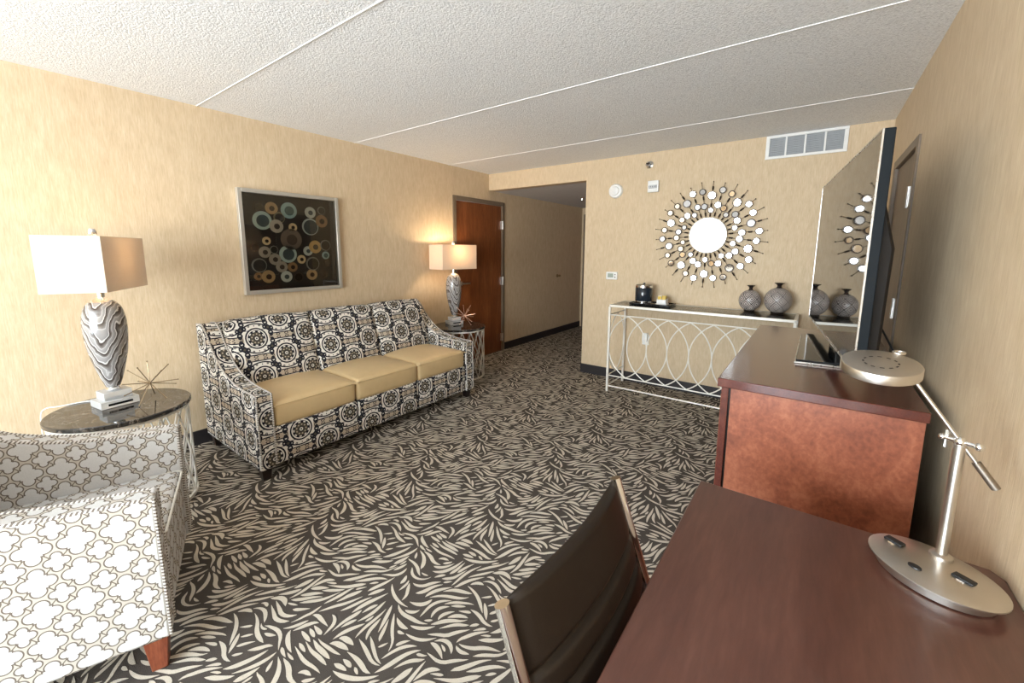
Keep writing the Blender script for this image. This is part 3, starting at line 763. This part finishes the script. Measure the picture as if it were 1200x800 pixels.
# ------------------------------------------------------------------ console table
CX0, CX1, CY0, CY1, CZ = -1.655, -.098, 3.93, 4.355, .912
con = thing('console_table', 'long narrow console table with glass top and white metal frame of interlocking hoops', 'console table', ((CX0 + CX1) / 2, (CY0 + CY1) / 2, 0))
cx, cy = (CX0 + CX1) / 2, (CY0 + CY1) / 2; hx, hy = (CX1 - CX0) / 2, (CY1 - CY0) / 2
CONM = mat('ivory_metal', (.80, .77, .70), .35, .15)
g = G(); q = .011
for s in (-1, 1):
    g.box((-hx, s * hy - q, CZ - .022), (hx, s * hy + q, CZ)); g.box((s * hx - q, -hy + q, CZ - .022), (s * hx + q, hy - q, CZ))
obj('top_frame', g, CONM, con, bevel=.002)
g = G(); g.box((-hx + q, -hy + q, CZ - .010), (hx - q, hy - q, CZ - .002)); obj('glass_top', g, SHELF_GLASS, con)
for sx in (-1, 1):
    for sy in (-1, 1):
        g = G(); g.box((sx * hx - q, sy * hy - q, .001), (sx * hx + q, sy * hy + q, CZ - .022)); obj('leg', g, CONM, con, bevel=.002)
z0, z1 = .178, .805
for sy in (-1,):
    g = G()
    for z in (z0 - .004, z1 + .004, .062): g.tube([(-hx, sy * hy, z), (hx, sy * hy, z)], .0075 if z < .1 else .006, 8)
    obj('rail', g, CONM, con)
for sx in (-1, 1):
    g = G()
    for z in (z0 - .004, z1 + .004, .062): g.tube([(sx * hx, -hy, z), (sx * hx, hy, z)], .006, 8)
    obj('rail', g, CONM, con)
def arc(c, w, s):  # half of a pointed hoop
    H = (z1 - z0) / 2; R = (H * H + w * w) / (2 * w); a = math.asin(H / R); o = []
    for i in range(25):
        q = -a + 2 * a * i / 24; o.append((c + s * (R * math.cos(q) - (R - w)), (z0 + z1) / 2 + R * math.sin(q)))
    return o
pw = (CX1 - CX0) / 8
for sy in (-1,):
    for k in range(1, 8):
        c = -hx + pw * k; g = G()
        for s in (-1, 1): g.tube([(x, sy * hy, z) for x, z in arc(c, pw, s)], .0055, 8)
        obj('hoop', g, CONM, con)
for sx in (-1, 1):
    g = G()
    for s in (-1, 1): g.tube([(sx * hx, y, z) for y, z in arc(0, hy * .98, s)], .0055, 8)
    obj('hoop', g, CONM, con)

# things on the console
def vase(name, x, y, r, label):
    t = thing(name, label, 'vase', (x, y, CZ), 0, 'round carved vases on the console table')
    hgt = 1.86 * r
    prof = []
    for i in range(25):
        a = -1.25 + (1.30 + 1.25) * i / 24; prof.append((r * math.cos(a), .008 + r * math.sin(1.25) * 1.06 + r * 1.06 * math.sin(a)))
    g = G(); g.lathe(prof, 40, uvr=r); obj('vase_body', g, BASKET, t)
    zt = prof[-1][1]
    g = G(); g.lathe([(r * .30, zt - .004), (r * .17, zt + .008), (r * .15, zt + .018), (r * .22, zt + .030), (r * .36, zt + .040), (r * .37, zt + .044), (r * .30, zt + .044), (r * .14, zt + .03), (.003, zt + .02)], 28); obj('vase_neck', g, mat('dark_glaze', (.020, .012, .010), .25), t)
    g = G(); g.lathe([(r * .46, .0005), (r * .48, .010), (r * .35, .013)], 28); obj('foot_ring', g, BRONZE, t)
vase('vase', -.462, 4.275, .091, 'smaller round carved vase with narrow dark neck on the console, left of the pair')
vase('vase', -.246, 4.262, .107, 'larger round carved vase with flared dark neck on the console, right of the pair')
g = G(); g.rbox((-.20, -.115, .001), (.20, .115, .010), .004, n=4); g.box((-.20, -.115, .008), (.20, -.108, .018)); g.box((-.20, .108, .008), (.20, .115, .018)); g.box((-.20, -.108, .008), (-.193, .108, .018)); g.box((.193, -.108, .008), (.20, .108, .018))
tr = tag(obj('serving_tray', g, BLACKG), 'flat black tray on the left end of the console table', 'tray'); tr.location = (-1.315, 4.20, CZ)
t = thing('ice_bucket', 'black cylindrical ice bucket with chrome bands on the black tray', 'ice bucket', (-1.412, 4.21, CZ + .0105)); t.scale = (1, 1, .92)
g = G(); g.lathe([(.082, .024), (.085, .03), (.085, .168), (.082, .172)], 40); obj('bucket_body', g, mat('black_glass_body', (.016, .022, .030), .12), t)
g = G(); g.lathe([(.080, 0), (.088, .002), (.088, .024), (.084, .026)], 40); obj('base_band', g, CHROME, t)
g = G(); g.lathe([(.084, .170), (.090, .172), (.090, .195), (.084, .198)], 40); obj('rim_band', g, CHROME, t)
g = G(); g.lathe([(.078, .194), (.080, .202), (.05, .208), (.012, .210), (.012, .222), (.003, .224)], 32); obj('lid', g, BLACKG, t)
t = thing('packet_caddy', 'small white caddy holding yellow sachets on the black tray', 'caddy', (-1.215, 4.19, CZ + .0105))
g = G(); g.box((-.055, -.045, 0), (.055, .045, .008)); g.box((-.045, -.040, .008), (.045, -.034, .050)); g.box((-.045, .034, .008), (.045, .040, .060)); g.box((-.045, -.034, .008), (-.040, .034, .055)); g.box((.040, -.034, .008), (.045, .034, .055)); g.box((-.003, -.034, .008), (.003, .034, .055)); obj('holder', g, WHITEP, t, bevel=.002)
YEL = mat('yellow_paper', (.62, .42, .05), .5)
for i in range(5):
    for s in (-1, 1):
        g = G(); yy = -.028 + i * .013; g.box((s * .021 - .017, yy, .010), (s * .021 + .017, yy + .004, .082 + .004 * (i % 2))); g.xf(lambda x, y, z: (x, y + (z - .05) * .12, z)); obj('sachet', g, YEL if (i + s) % 3 else WHITEP, t)

# ------------------------------------------------------------------ fittings on the far wall
vt = thing('air_vent', 'white four panel air vent grille high on the far wall at the ceiling', 'vent', (-.170, YF, 2.350))
g = G(); w2, h2 = .284, .098; bars = [-w2 + .014 + i * (2 * w2 - .028) / 4 for i in range(5)]
g.box((-w2, -.014, h2 - .022), (w2, 0, h2)); g.box((-w2, -.014, -h2), (w2, 0, -h2 + .022))
for b in bars: g.box((b - (.014 if b in (bars[0], bars[-1]) else .007), -.014, -h2 + .022), (b + (.014 if b in (bars[0], bars[-1]) else .007), 0, h2 - .022))
obj('vent_frame', g, WHITEP, vt, bevel=.002)
for i in range(4):
    g = G()
    for j in range(11):
        z = -h2 + .026 + j * .0140; g.box((bars[i] + .005, -.010, z), (bars[i + 1] - .005, -.002, z + .003)); 
    g.xf(lambda x, y, z: (x, y, z + (y + .006) * .8)); g.box((bars[i] + .005, -.002, -h2 + .02), (bars[i + 1] - .005, .0004, h2 - .02)); obj('louvre_panel', g, VENTIN, vt)
def lat_y(g, prof, cx=0, cz=0, n=32):
    """lathe about the y axis; prof = (radius, y)"""
    vs = [(cx + r * math.sin(2 * PI * q / n), y, cz + r * math.cos(2 * PI * q / n)) for r, y in prof for q in range(n)]
    fs = [(k * n + q, (k + 1) * n + q, (k + 1) * n + (q + 1) % n, k * n + (q + 1) % n) for k in range(len(prof) - 1) for q in range(n)]
    fs.append(tuple((len(prof) - 1) * n + q for q in range(n))[::-1]); g.add(vs, fs)
sd = thing('smoke_detector', 'round white smoke detector on the far wall left of the alarm', 'smoke detector', (-1.832, YF, 2.093))
g = G(); lat_y(g, [(.078, 0), (.078, -.015), (.068, -.030), (.050, -.034), (.048, -.034)]); obj('housing', g, WHITEP, sd)
g = G(); lat_y(g, [(.048, -.033), (.044, -.046), (.030, -.052), (.004, -.053)]); obj('sensor_cap', g, WHITEP, sd)
al = thing('fire_alarm', 'small rectangular white alarm strobe with dark lettered lens on the far wall', 'fire alarm', (-1.425, YF, 2.108))
g = G(); g.rbox((-.056, -.030, -.058), (.056, .0004, .058), .008, n=4); obj('housing', g, WHITEP, al)
g = G(); g.rbox((-.040, -.046, -.022), (.040, -.028, .012), .006, n=4); obj('strobe_lens', g, mat('strobe_lens', (.62, .64, .66), .15), al)
g = G()
for i in range(5): g.box((-.036 + i * .016, -.0475, -.012), (-.028 + i * .016, -.0458, .002))
g.box((-.040, -.0475, -.018), (.040, -.0458, -.0155)); obj('lettering', g, GREYP, al)
sk = thing('sprinkler_head', 'chrome sprinkler head with round plate high on the far wall', 'sprinkler', (-1.478, YF, 2.330))
g = G(); lat_y(g, [(.042, .0004), (.040, -.008), (.024, -.014), (.022, -.012)]); obj('escutcheon', g, CHROME, sk)
g = G(); g.tube([(0, -.008, 0), (0, -.055, 0)], .009, 10); g.box((-.018, -.062, -.002), (.018, -.052, .012)); g.tube([(-.011, -.015, 0), (-.012, -.052, .002)], .003, 6); g.tube([(.011, -.015, 0), (.012, -.052, .002)], .003, 6); obj('nozzle', g, BRONZE, sk)
th_ = thing('thermostat', 'small white wall thermostat with grey display beside the hall opening', 'thermostat', (-1.838, YF, 1.176))
g = G(); g.rbox((-.066, -.026, -.043), (.066, .0004, .043), .009, n=4); obj('housing', g, WHITEP, th_)
g = G(); g.box((-.044, -.0275, -.020), (.022, -.0255, .026)); obj('display', g, LCD, th_)
for z in (-.014, .014):
    g = G(); g.rbox((.034, -.029, z - .008), (.050, -.0255, z + .008), .002, n=3); obj('button', g, GREYP, th_)
ou = thing('wall_outlet', 'white wall outlet with plugged adapter behind the console table hoops', 'outlet', (-1.428, YF, .50))
g = G(); g.rbox((-.036, -.007, -.058), (.036, .0004, .058), .003, n=3); obj('cover_plate', g, WHITEP, ou)
g = G(); g.rbox((-.028, -.045, -.015), (.028, -.007, .075), .006, n=3); obj('plug', g, WHITEP, ou)
# hall fittings
sp = thing('ceiling_sprinkler', 'small sprinkler hanging from the lowered hall ceiling', 'sprinkler', (-2.93, 5.75, HZ))
g = G(); g.lathe([(.010, -.045), (.012, -.012), (.030, -.008), (.034, -.001)], 16); obj('escutcheon', g, CHROME, sp)
g = G(); g.lathe([(.018, -.052), (.018, -.048)], 12); obj('deflector', g, BRONZE, sp)
g = G(); g.tube([(0, 0, 0), (.010, 0, 0)], .028, 18); g.tube([(.010, 0, 0), (.04, 0, 0)], .010, 12); g.sphere((.048, 0, 0), .020, 14)
kn = tag(obj('door_stop', g, BRASS), 'small round brass door stop on the left hallway wall', 'door stop'); kn.location = (XL, 6.24, 1.02)

# ------------------------------------------------------------------ dresser
KX0, KX1, KY0, KY1, KZ = -.268, .318, 1.700, 3.15, .970
dr = thing('dresser', 'tall cherry wood dresser under the television along the right wall', 'dresser', ((KX0 + KX1) / 2, (KY0 + KY1) / 2, 0))
cx, cy = (KX0 + KX1) / 2, (KY0 + KY1) / 2; hx, hy = (KX1 - KX0) / 2, (KY1 - KY0) / 2
g = G(); g.box((-hx, -hy, KZ - .034), (hx, hy, KZ)); obj('dresser_top', g, CHERRY_TOP, dr, bevel=.003)
for s in (-1, 1):
    g = G(); g.box((-hx + .046, s * (hy - .012) - (.018 if s > 0 else 0), .0), (hx - .006, s * (hy - .012) + (.018 if s < 0 else 0), KZ - .034)); obj('side_panel', g, CHERRY, dr, bevel=.001)
g = G(); g.box((-hx + .014, -hy + .012, 0), (-hx + .038, -hy + .05, KZ - .034)); g.box((-hx + .014, hy - .05, 0), (-hx + .038, hy - .012, KZ - .034)); g.box((-hx + .014, -hy + .05, 0), (-hx + .038, hy - .05, .09)); g.box((-hx + .014, -hy + .05, KZ - .06), (-hx + .038, hy - .05, KZ - .034)); obj('face_frame', g, CHERRY_TOP, dr, bevel=.001)
g = G(); g.box((-hx + .038, -hy + .030, .02), (hx - .02, hy - .030, KZ - .036)); obj('carcass', g, DARKLEG, dr)
for i in range(2):
    for j in range(3):
        ya_ = -hy + .055 + i * (hy - .053); yb_ = ya_ + hy - .060; za = .10 + j * .268; zb = za + .258
        g = G(); g.box((-hx + .006, ya_, za), (-hx + .030, yb_, zb)); dw = obj('drawer', g, CHERRY, dr, bevel=.003)
        g = G(); m_ = (ya_ + yb_) / 2; g.tube([(-hx + .006, m_ - .06, (za + zb) / 2), (-hx - .018, m_ - .055, (za + zb) / 2), (-hx - .018, m_ + .055, (za + zb) / 2), (-hx + .006, m_ + .06, (za + zb) / 2)], .005, 8); obj('handle', g, NICKEL, dw)

# ------------------------------------------------------------------ television
N_ = Vector((.132, 1.800, 0)); F_ = Vector((-.012, 3.215, 0)); dirv = (F_ - N_).normalized(); ta = math.atan2(dirv.y, dirv.x)
mid = (N_ + F_) / 2; wt = (F_ - N_).length / 2
tv = thing('television', 'large flat black television with thin silver bezel standing on the dresser', 'television', (mid.x, mid.y, KZ), ta)
# local x = along the screen towards the far end, local y = +out of the screen front
zb, zt = .072, .868; bz = .010
g = G(); g.box((-wt, -.032, zb), (wt, -.002, zt)); obj('tv_housing', g, TVCASE, tv, bevel=.003)
g = G(); g.box((-wt, -.003, zb), (wt, .002, zb + bz)); g.box((-wt, -.003, zt - bz * .7), (wt, .002, zt)); g.box((-wt, -.003, zb + bz), (-wt + bz * .7, .002, zt - bz * .7)); g.box((wt - bz * .7, -.003, zb + bz), (wt, .002, zt - bz * .7)); obj('bezel', g, NICKEL, tv)
g = G(); g.box((-wt + bz * .7, -.003, zb + bz), (wt - bz * .7, .0005, zt - bz * .7)); obj('screen', g, TVSCREEN, tv, smooth=False)
g = G(); g.prism([(-.030, zb + .02), (-.075, zb + .05), (-.080, zb + .42), (-.030, zb + .62)], 0, -wt + .06, wt - .06); obj('back_cover', g, TVBACK, tv, bevel=.01)
g = G(); g.box((-.10, -.058, .012), (.10, -.036, zb + .10)); obj('stand_neck', g, BLACKG, tv, bevel=.004)
g = G(); g.prism([(-.36, .140), (.36, .065), (.36, -.17), (-.36, -.17)], 2, .001, .008); obj('stand_base', g, NICKEL, tv, bevel=.001)
g = G(); g.prism([(-.358, .135), (.355, .060), (.355, -.165), (-.358, -.165)], 2, .008, .018); obj('base_plate', g, BLACKG, tv, bevel=.002)
g = G(); g.tube(smoothpath([(.20, 2.42, 1.20), (.24, 2.38, 1.14), (.28, 2.33, 1.06), (.31, 2.30, 1.0), (.345, 2.28, .93), (.35, 2.27, .5), (.35, 2.26, .08)], 6), .004, 8)
tag(obj('power_cable', g, BLACK), 'thin black cable hanging behind the television', 'cable')

# ------------------------------------------------------------------ desk
TX0, TY0, TY1, TZ = -.229, -.25, 1.283, .760
desk = thing('desk', 'brown walnut laminate desk along the right wall in the lower right corner', 'desk', ((TX0 + XR) / 2, (TY0 + TY1) / 2, 0))
cx, cy = (TX0 + XR) / 2, (TY0 + TY1) / 2; hx = (XR - TX0) / 2 - .001; hy = (TY1 - TY0) / 2
g = G(); g.prism([(-hx, -hy), (hx, -hy), (hx, hy - .030), (hx - .018, hy), (-hx, hy)], 2, TZ - .032, TZ); obj('desk_top', g, DESKWOOD, desk, bevel=.003)
for s in (-1, 1):
    g = G(); g.box((-hx + .03, s * (hy - .045) - .014, .001), (hx - .02, s * (hy - .045) + .014, TZ - .032)); obj('leg_panel', g, CHERRY, desk, bevel=.002)
g = G(); g.box((hx - .055, -hy + .06, .35), (hx - .037, hy - .06, TZ - .032)); obj('modesty_panel', g, CHERRY, desk)

# ------------------------------------------------------------------ desk lamp
dl = thing('desk_lamp', 'brushed steel desk lamp with round head and oval base with outlets on the desk', 'desk lamp', (.256, 1.165, TZ))
bx, by = .256, 1.165
def R2(a): return lambda x, y, z: (x * math.cos(a) - y * math.sin(a), x * math.sin(a) + y * math.cos(a), z)
ba = -.62
g = G(); g.lathe([(.100, .001), (.104, .003), (.104, .020), (.100, .021)], 56, sx=.92, sy=.72); g.lathe([(.112, .021), (.115, .023), (.115, .0265), (.112, .028)], 56, sx=.97, sy=.75); g.xf(R2(ba)); base = obj('lamp_base', g, STEEL, dl)
for (px, py) in ((.201, 1.223), (.299, 1.157)):
    g = G(); g.rbox((-.017, -.009, .0275), (.017, .009, .0325), .002, n=3); g.xf(R2(ba)); g.cur = 1
    g.xf(lambda x, y, z: (x + px - bx, y + py - by, z)); oo = obj('outlet', g, BLACK, base, label='black outlet cover')
    g = G(); g.box((-.006, -.013, .0275), (.006, -.009, .0295)); g.xf(R2(ba)); g.xf(lambda x, y, z: (x + px - bx, y + py - by, z)); obj('latch', g, CHROME, oo)
g = G(); g.lathe([(.010, .0275), (.0095, .031), (.004, .032)], 20, sx=1.2, sy=.8); g.xf(R2(ba)); g.xf(lambda x, y, z: (x + .224 - bx, y + 1.144 - by, z)); obj('switch', g, BLACK, base)
px, py = .276 - bx, 1.219 - by
g = G(); g.lathe([(.020, .028), (.019, .034), (.011, .038)], 24, (px, py, 0)); g.lathe([(.0098, .03), (.0098, .288), (.006, .291)], 20, (px, py, 0)); obj('post', g, STEEL, dl)
pv = Vector((px, py, .296))
ab = Vector((.322 - bx, 1.214 - by, .980 - TZ)); dirA = (pv - ab).normalized()
at_ = Vector((.203 - bx, 1.232 - by, 1.160 - TZ))
g = G(); g.tube([pv + (pv - at_).normalized() * .05, at_ + (at_ - pv).normalized() * .004], .0042, 10); obj('arm', g, STEEL, dl)
dd = (pv - at_).normalized()
g = G(); g.tube([pv + dd * .045, pv + dd * .100], .0078, 16); obj('counterweight', g, mat('dark_steel', (.30, .26, .22), .35, 1), dl)
g = G(); ax = Vector((.80, -.45, 0)).normalized()
g.tube([pv - ax * .026, pv + ax * .026], .005, 10); g.sphere(tuple(pv + ax * .028), .0085, 12); g.sphere(tuple(pv - ax * .028), .007, 12); g.tube([pv - ax * .022 + Vector((0, 0, -.020)), pv - ax * .022 + Vector((0, 0, .018))], .0042, 8); g.sphere(tuple(pv), .011, 12); obj('pivot_joint', g, CHROME, dl)
hc = Vector((.138 - bx, 1.245 - by, 1.196 - TZ)); hr = .0725
tilt = Matrix.Rotation(math.radians(7), 4, Vector((.86, -.5, 0)).cross(Vector((0, 0, 1))).normalized()) if False else Matrix.Rotation(math.radians(12), 4, Vector((.99, -.05, 0)))
g = G(); g.lathe([(.060, -.020), (hr - .003, -.021), (hr, -.019), (hr, .000), (hr - .0015, .0025), (hr - .004, .003)], 64)
g.xf(lambda x, y, z: tuple(tilt @ Vector((x, y, z)) + hc)); head = obj('lamp_head', g, STEEL, dl)
g = G()
for k in range(12):
    a = 2 * PI * k / 12; c_, s_ = math.cos(a), math.sin(a); rr = hr * .43
    g.add([(rr * c_ - .0040 * s_ * q + .0018 * c_ * w, rr * s_ + .0040 * c_ * q + .0018 * s_ * w, .0036) for q, w in ((-1, -1), (1, -1), (1, 1), (-1, 1))], [(0, 3, 2, 1)])
g.xf(lambda x, y, z: tuple(tilt @ Vector((x, y, z)) + hc)); obj('vent_slots', g, BLACK, head, smooth=False)
g = G(); g.tube([(.037 + .010 * math.cos(q), hr - .007 + .008 * math.sin(q), .005) for q in [2 * PI * i / 14 for i in range(14)]], .0028, 8, closed=True); g.xf(lambda x, y, z: tuple(tilt @ Vector((x, y, z)) + hc)); obj('hook', g, STEEL, head)
g = G(); g.lathe([(.056, -.0215), (.056, -.0205)], 40); g.xf(lambda x, y, z: tuple(tilt @ Vector((x, y, z)) + hc)); obj('diffuser', g, WHITEP, head)

# ------------------------------------------------------------------ desk chair (faces +x)
dc = thing('desk_chair', 'dark brown leather desk chair with chrome side tubes tucked under the desk', 'desk chair', (-.02, .68, 0))
ox, oy = -.02, .68
side = smoothpath([(-.352, .90), (-.322, .82), (-.288, .74), (-.250, .64), (-.222, .56), (-.195, .49), (-.150, .452), (-.05, .440), (.10, .448), (.20, .452), (.235, .440)], 6) if False else smoothpath([(-.352, 0, .90), (-.316, 0, .80), (-.280, 0, .70), (-.245, 0, .60), (-.218, 0, .52), (-.185, 0, .468), (-.12, 0, .448), (0, 0, .446), (.12, 0, .455), (.20, 0, .458), (.235, 0, .440)], 6)
ys = (.455, .908)
for y in ys:
    g = G(); g.tube([(p.x - ox, y - oy, p.z) for p in side], .0125, 16); obj('side_tube', g, CHROME, dc)
# sling: sweep along the side path with shallow channels
def sling(lo, hi, nm, grooves):
    pts = side[lo:hi]; g = G(); n = len(pts); acc = [0]
    for i in range(1, n): acc.append(acc[-1] + (pts[i] - pts[i - 1]).length)
    tot = acc[-1]; M = 170; prof = []
    j = 0
    for i in range(M + 1):
        s = tot * i / M
        while j < n - 2 and acc[j + 1] < s: j += 1
        f = (s - acc[j]) / max(1e-6, acc[j + 1] - acc[j]); p = pts[j].lerp(pts[j + 1], min(1, f)); T = (pts[j + 1] - pts[j]).normalized(); Nn = Vector((-T.z, 0, T.x)) * -1
        gd = 0
        for q in grooves: gd += math.exp(-((s - q) / .007) ** 2)
        prof.append((p, Nn, .017 - .013 * min(1, gd)))
    cols = 14; vs = []; fs = []
    for side_ in (1, -1):
        for i, (p, Nn, th) in enumerate(prof):
            for c in range(cols + 1):
                v = c / cols; y = ys[0] + .014 + (ys[1] - ys[0] - .028) * v; e = 1 - (2 * v - 1) ** 8
                endf = min(1, .35 + i / 5, .35 + (M - i) / 5)
                sag = .024 * (1 - (2 * v - 1) ** 2)
                q = p + Nn * (side_ * th * (.35 + .65 * e) * endf) - Nn * sag * (-1 if nm == 'seat' else -1) * -1
                vs.append((q.x - ox, y - oy, q.z))
    K = (M + 1) * (cols + 1)
    for i in range(M):
        for c in range(cols):
            a = i * (cols + 1) + c; b = a + 1; d = a + cols + 1; e = d + 1
            fs.append((a, b, e, d)); fs.append((a + K, d + K, e + K, b + K))
    for i in range(M):
        for c in (0, cols):
            a = i * (cols + 1) + c; d = a + cols + 1; q = (a, d, d + K, a + K); fs.append(q if c == 0 else q[::-1])
    for c in range(cols):
        for i in (0, M):
            a = i * (cols + 1) + c; q = (a, a + K, a + 1 + K, a + 1); fs.append(q if i == 0 else q[::-1])
    g.add(vs, fs); return obj(nm, g, LEATHER_B, dc, ang=80)
sling(0, 33, 'backrest', [.125, .18, .235, .29, .345, .40])
sling(33, 61, 'seat', [.06, .13, .20, .27])
g = G(); g.box((-.12 - ox, .50 - oy, .408), (.12 - ox, .86 - oy, .424)); g.tube([(-.05 - ox, .455 - oy, .432), (-.05 - ox, .908 - oy, .432)], .010, 10); g.tube([(.08 - ox, .455 - oy, .435), (.08 - ox, .908 - oy, .435)], .010, 10); obj('seat_plate', g, BLACK, dc, bevel=.003)
g = G(); g.lathe([(.030, .10), (.030, .25), (.018, .252), (.018, .41)], 20, (0, 0, 0)); obj('column', g, CHROME, dc)
for k in range(5):
    a = 2 * PI * k / 5 + .3; c_, s_ = math.cos(a), math.sin(a)
    g = G(); g.tube([(0, 0, .115), (.14 * c_, .14 * s_, .095), (.265 * c_, .265 * s_, .068)], [.022, .018, .013], 10); lg = obj('leg', g, CHROME, dc)
    g = G(); P0 = Vector((.265 * c_, .265 * s_, .029)); t_ = Vector((-s_, c_, 0)); g.tube([P0 - t_ * .022, P0 - t_ * .006], .027, 18); g.tube([P0 + t_ * .006, P0 + t_ * .022], .027, 18); g.tube([P0, P0 + Vector((0, 0, .045))], .007, 8); g.tube([P0 - t_ * .02, P0 + t_ * .02], .006, 8); obj('caster', g, BLACK, lg)

# ------------------------------------------------------------------ light
wd_ = bpy.data.worlds.new('world'); SC.world = wd_; wd_.use_nodes = True
t = NT(wd_.node_tree); bg = wd_.node_tree.nodes['Background']
tc = t.n('ShaderNodeTexCoord'); x, y, z = t.xyz(tc.outputs['Generated'])
t.put(bg.inputs[0], t.ramp(z * .5 + .5, [(.30, (.82, .90, .99)), (.48, (.90, .97, 1.0)), (.8, (.70, .86, 1.0))])); bg.inputs[1].default_value = 13.5
def area(name, loc, rot, sx, sy, e, col, portal=False):
    li = bpy.data.lights.new(name, 'AREA'); li.shape = 'RECTANGLE'; li.size = sx; li.size_y = sy; li.energy = e; li.color = col
    if portal: li.cycles.is_portal = True
    o = bpy.data.objects.new(name, li); COL.objects.link(o); o.location = loc; o.rotation_euler = rot; return o
area('window_portal', ((W0 + W1) / 2, YB - .14, (WZ0 + WZ1) / 2), (math.radians(90), 0, 0), W1 - W0, WZ1 - WZ0, 1, (1, 1, 1), True)

# ------------------------------------------------------------------ camera
f, cxp, cyp, yaw, pitch, roll = 482.65, 600, 363.55, math.radians(-36.34), math.radians(-8.266), math.radians(.233)
fw = Vector((math.sin(yaw) * math.cos(pitch), math.cos(yaw) * math.cos(pitch), math.sin(pitch)))
rt = Vector((math.cos(yaw), -math.sin(yaw), 0)); up = rt.cross(fw)
r2 = rt * math.cos(roll) + up * math.sin(roll); u2 = -rt * math.sin(roll) + up * math.cos(roll)
cam = bpy.data.cameras.new('camera'); co = bpy.data.objects.new('camera', cam); COL.objects.link(co)
M = Matrix(((r2.x, u2.x, -fw.x), (r2.y, u2.y, -fw.y), (r2.z, u2.z, -fw.z))).to_4x4(); M.translation = (0, 0, 1.45)
co.matrix_world = M; cam.sensor_width = 36; cam.lens = f / 1200 * 36; cam.shift_y = -(400 - cyp) / 1200; cam.clip_start = .02
SC.camera = co
SC.view_settings.view_transform = 'Standard'; SC.view_settings.look = 'None'; SC.view_settings.gamma = 1; SC.view_settings.exposure = 0.80
SC.view_settings.use_curve_mapping = False
SC.cycles.diffuse_bounces = 6; SC.cycles.max_bounces = 14; SC.cycles.transparent_max_bounces = 16; SC.cycles.sample_clamp_indirect = 8
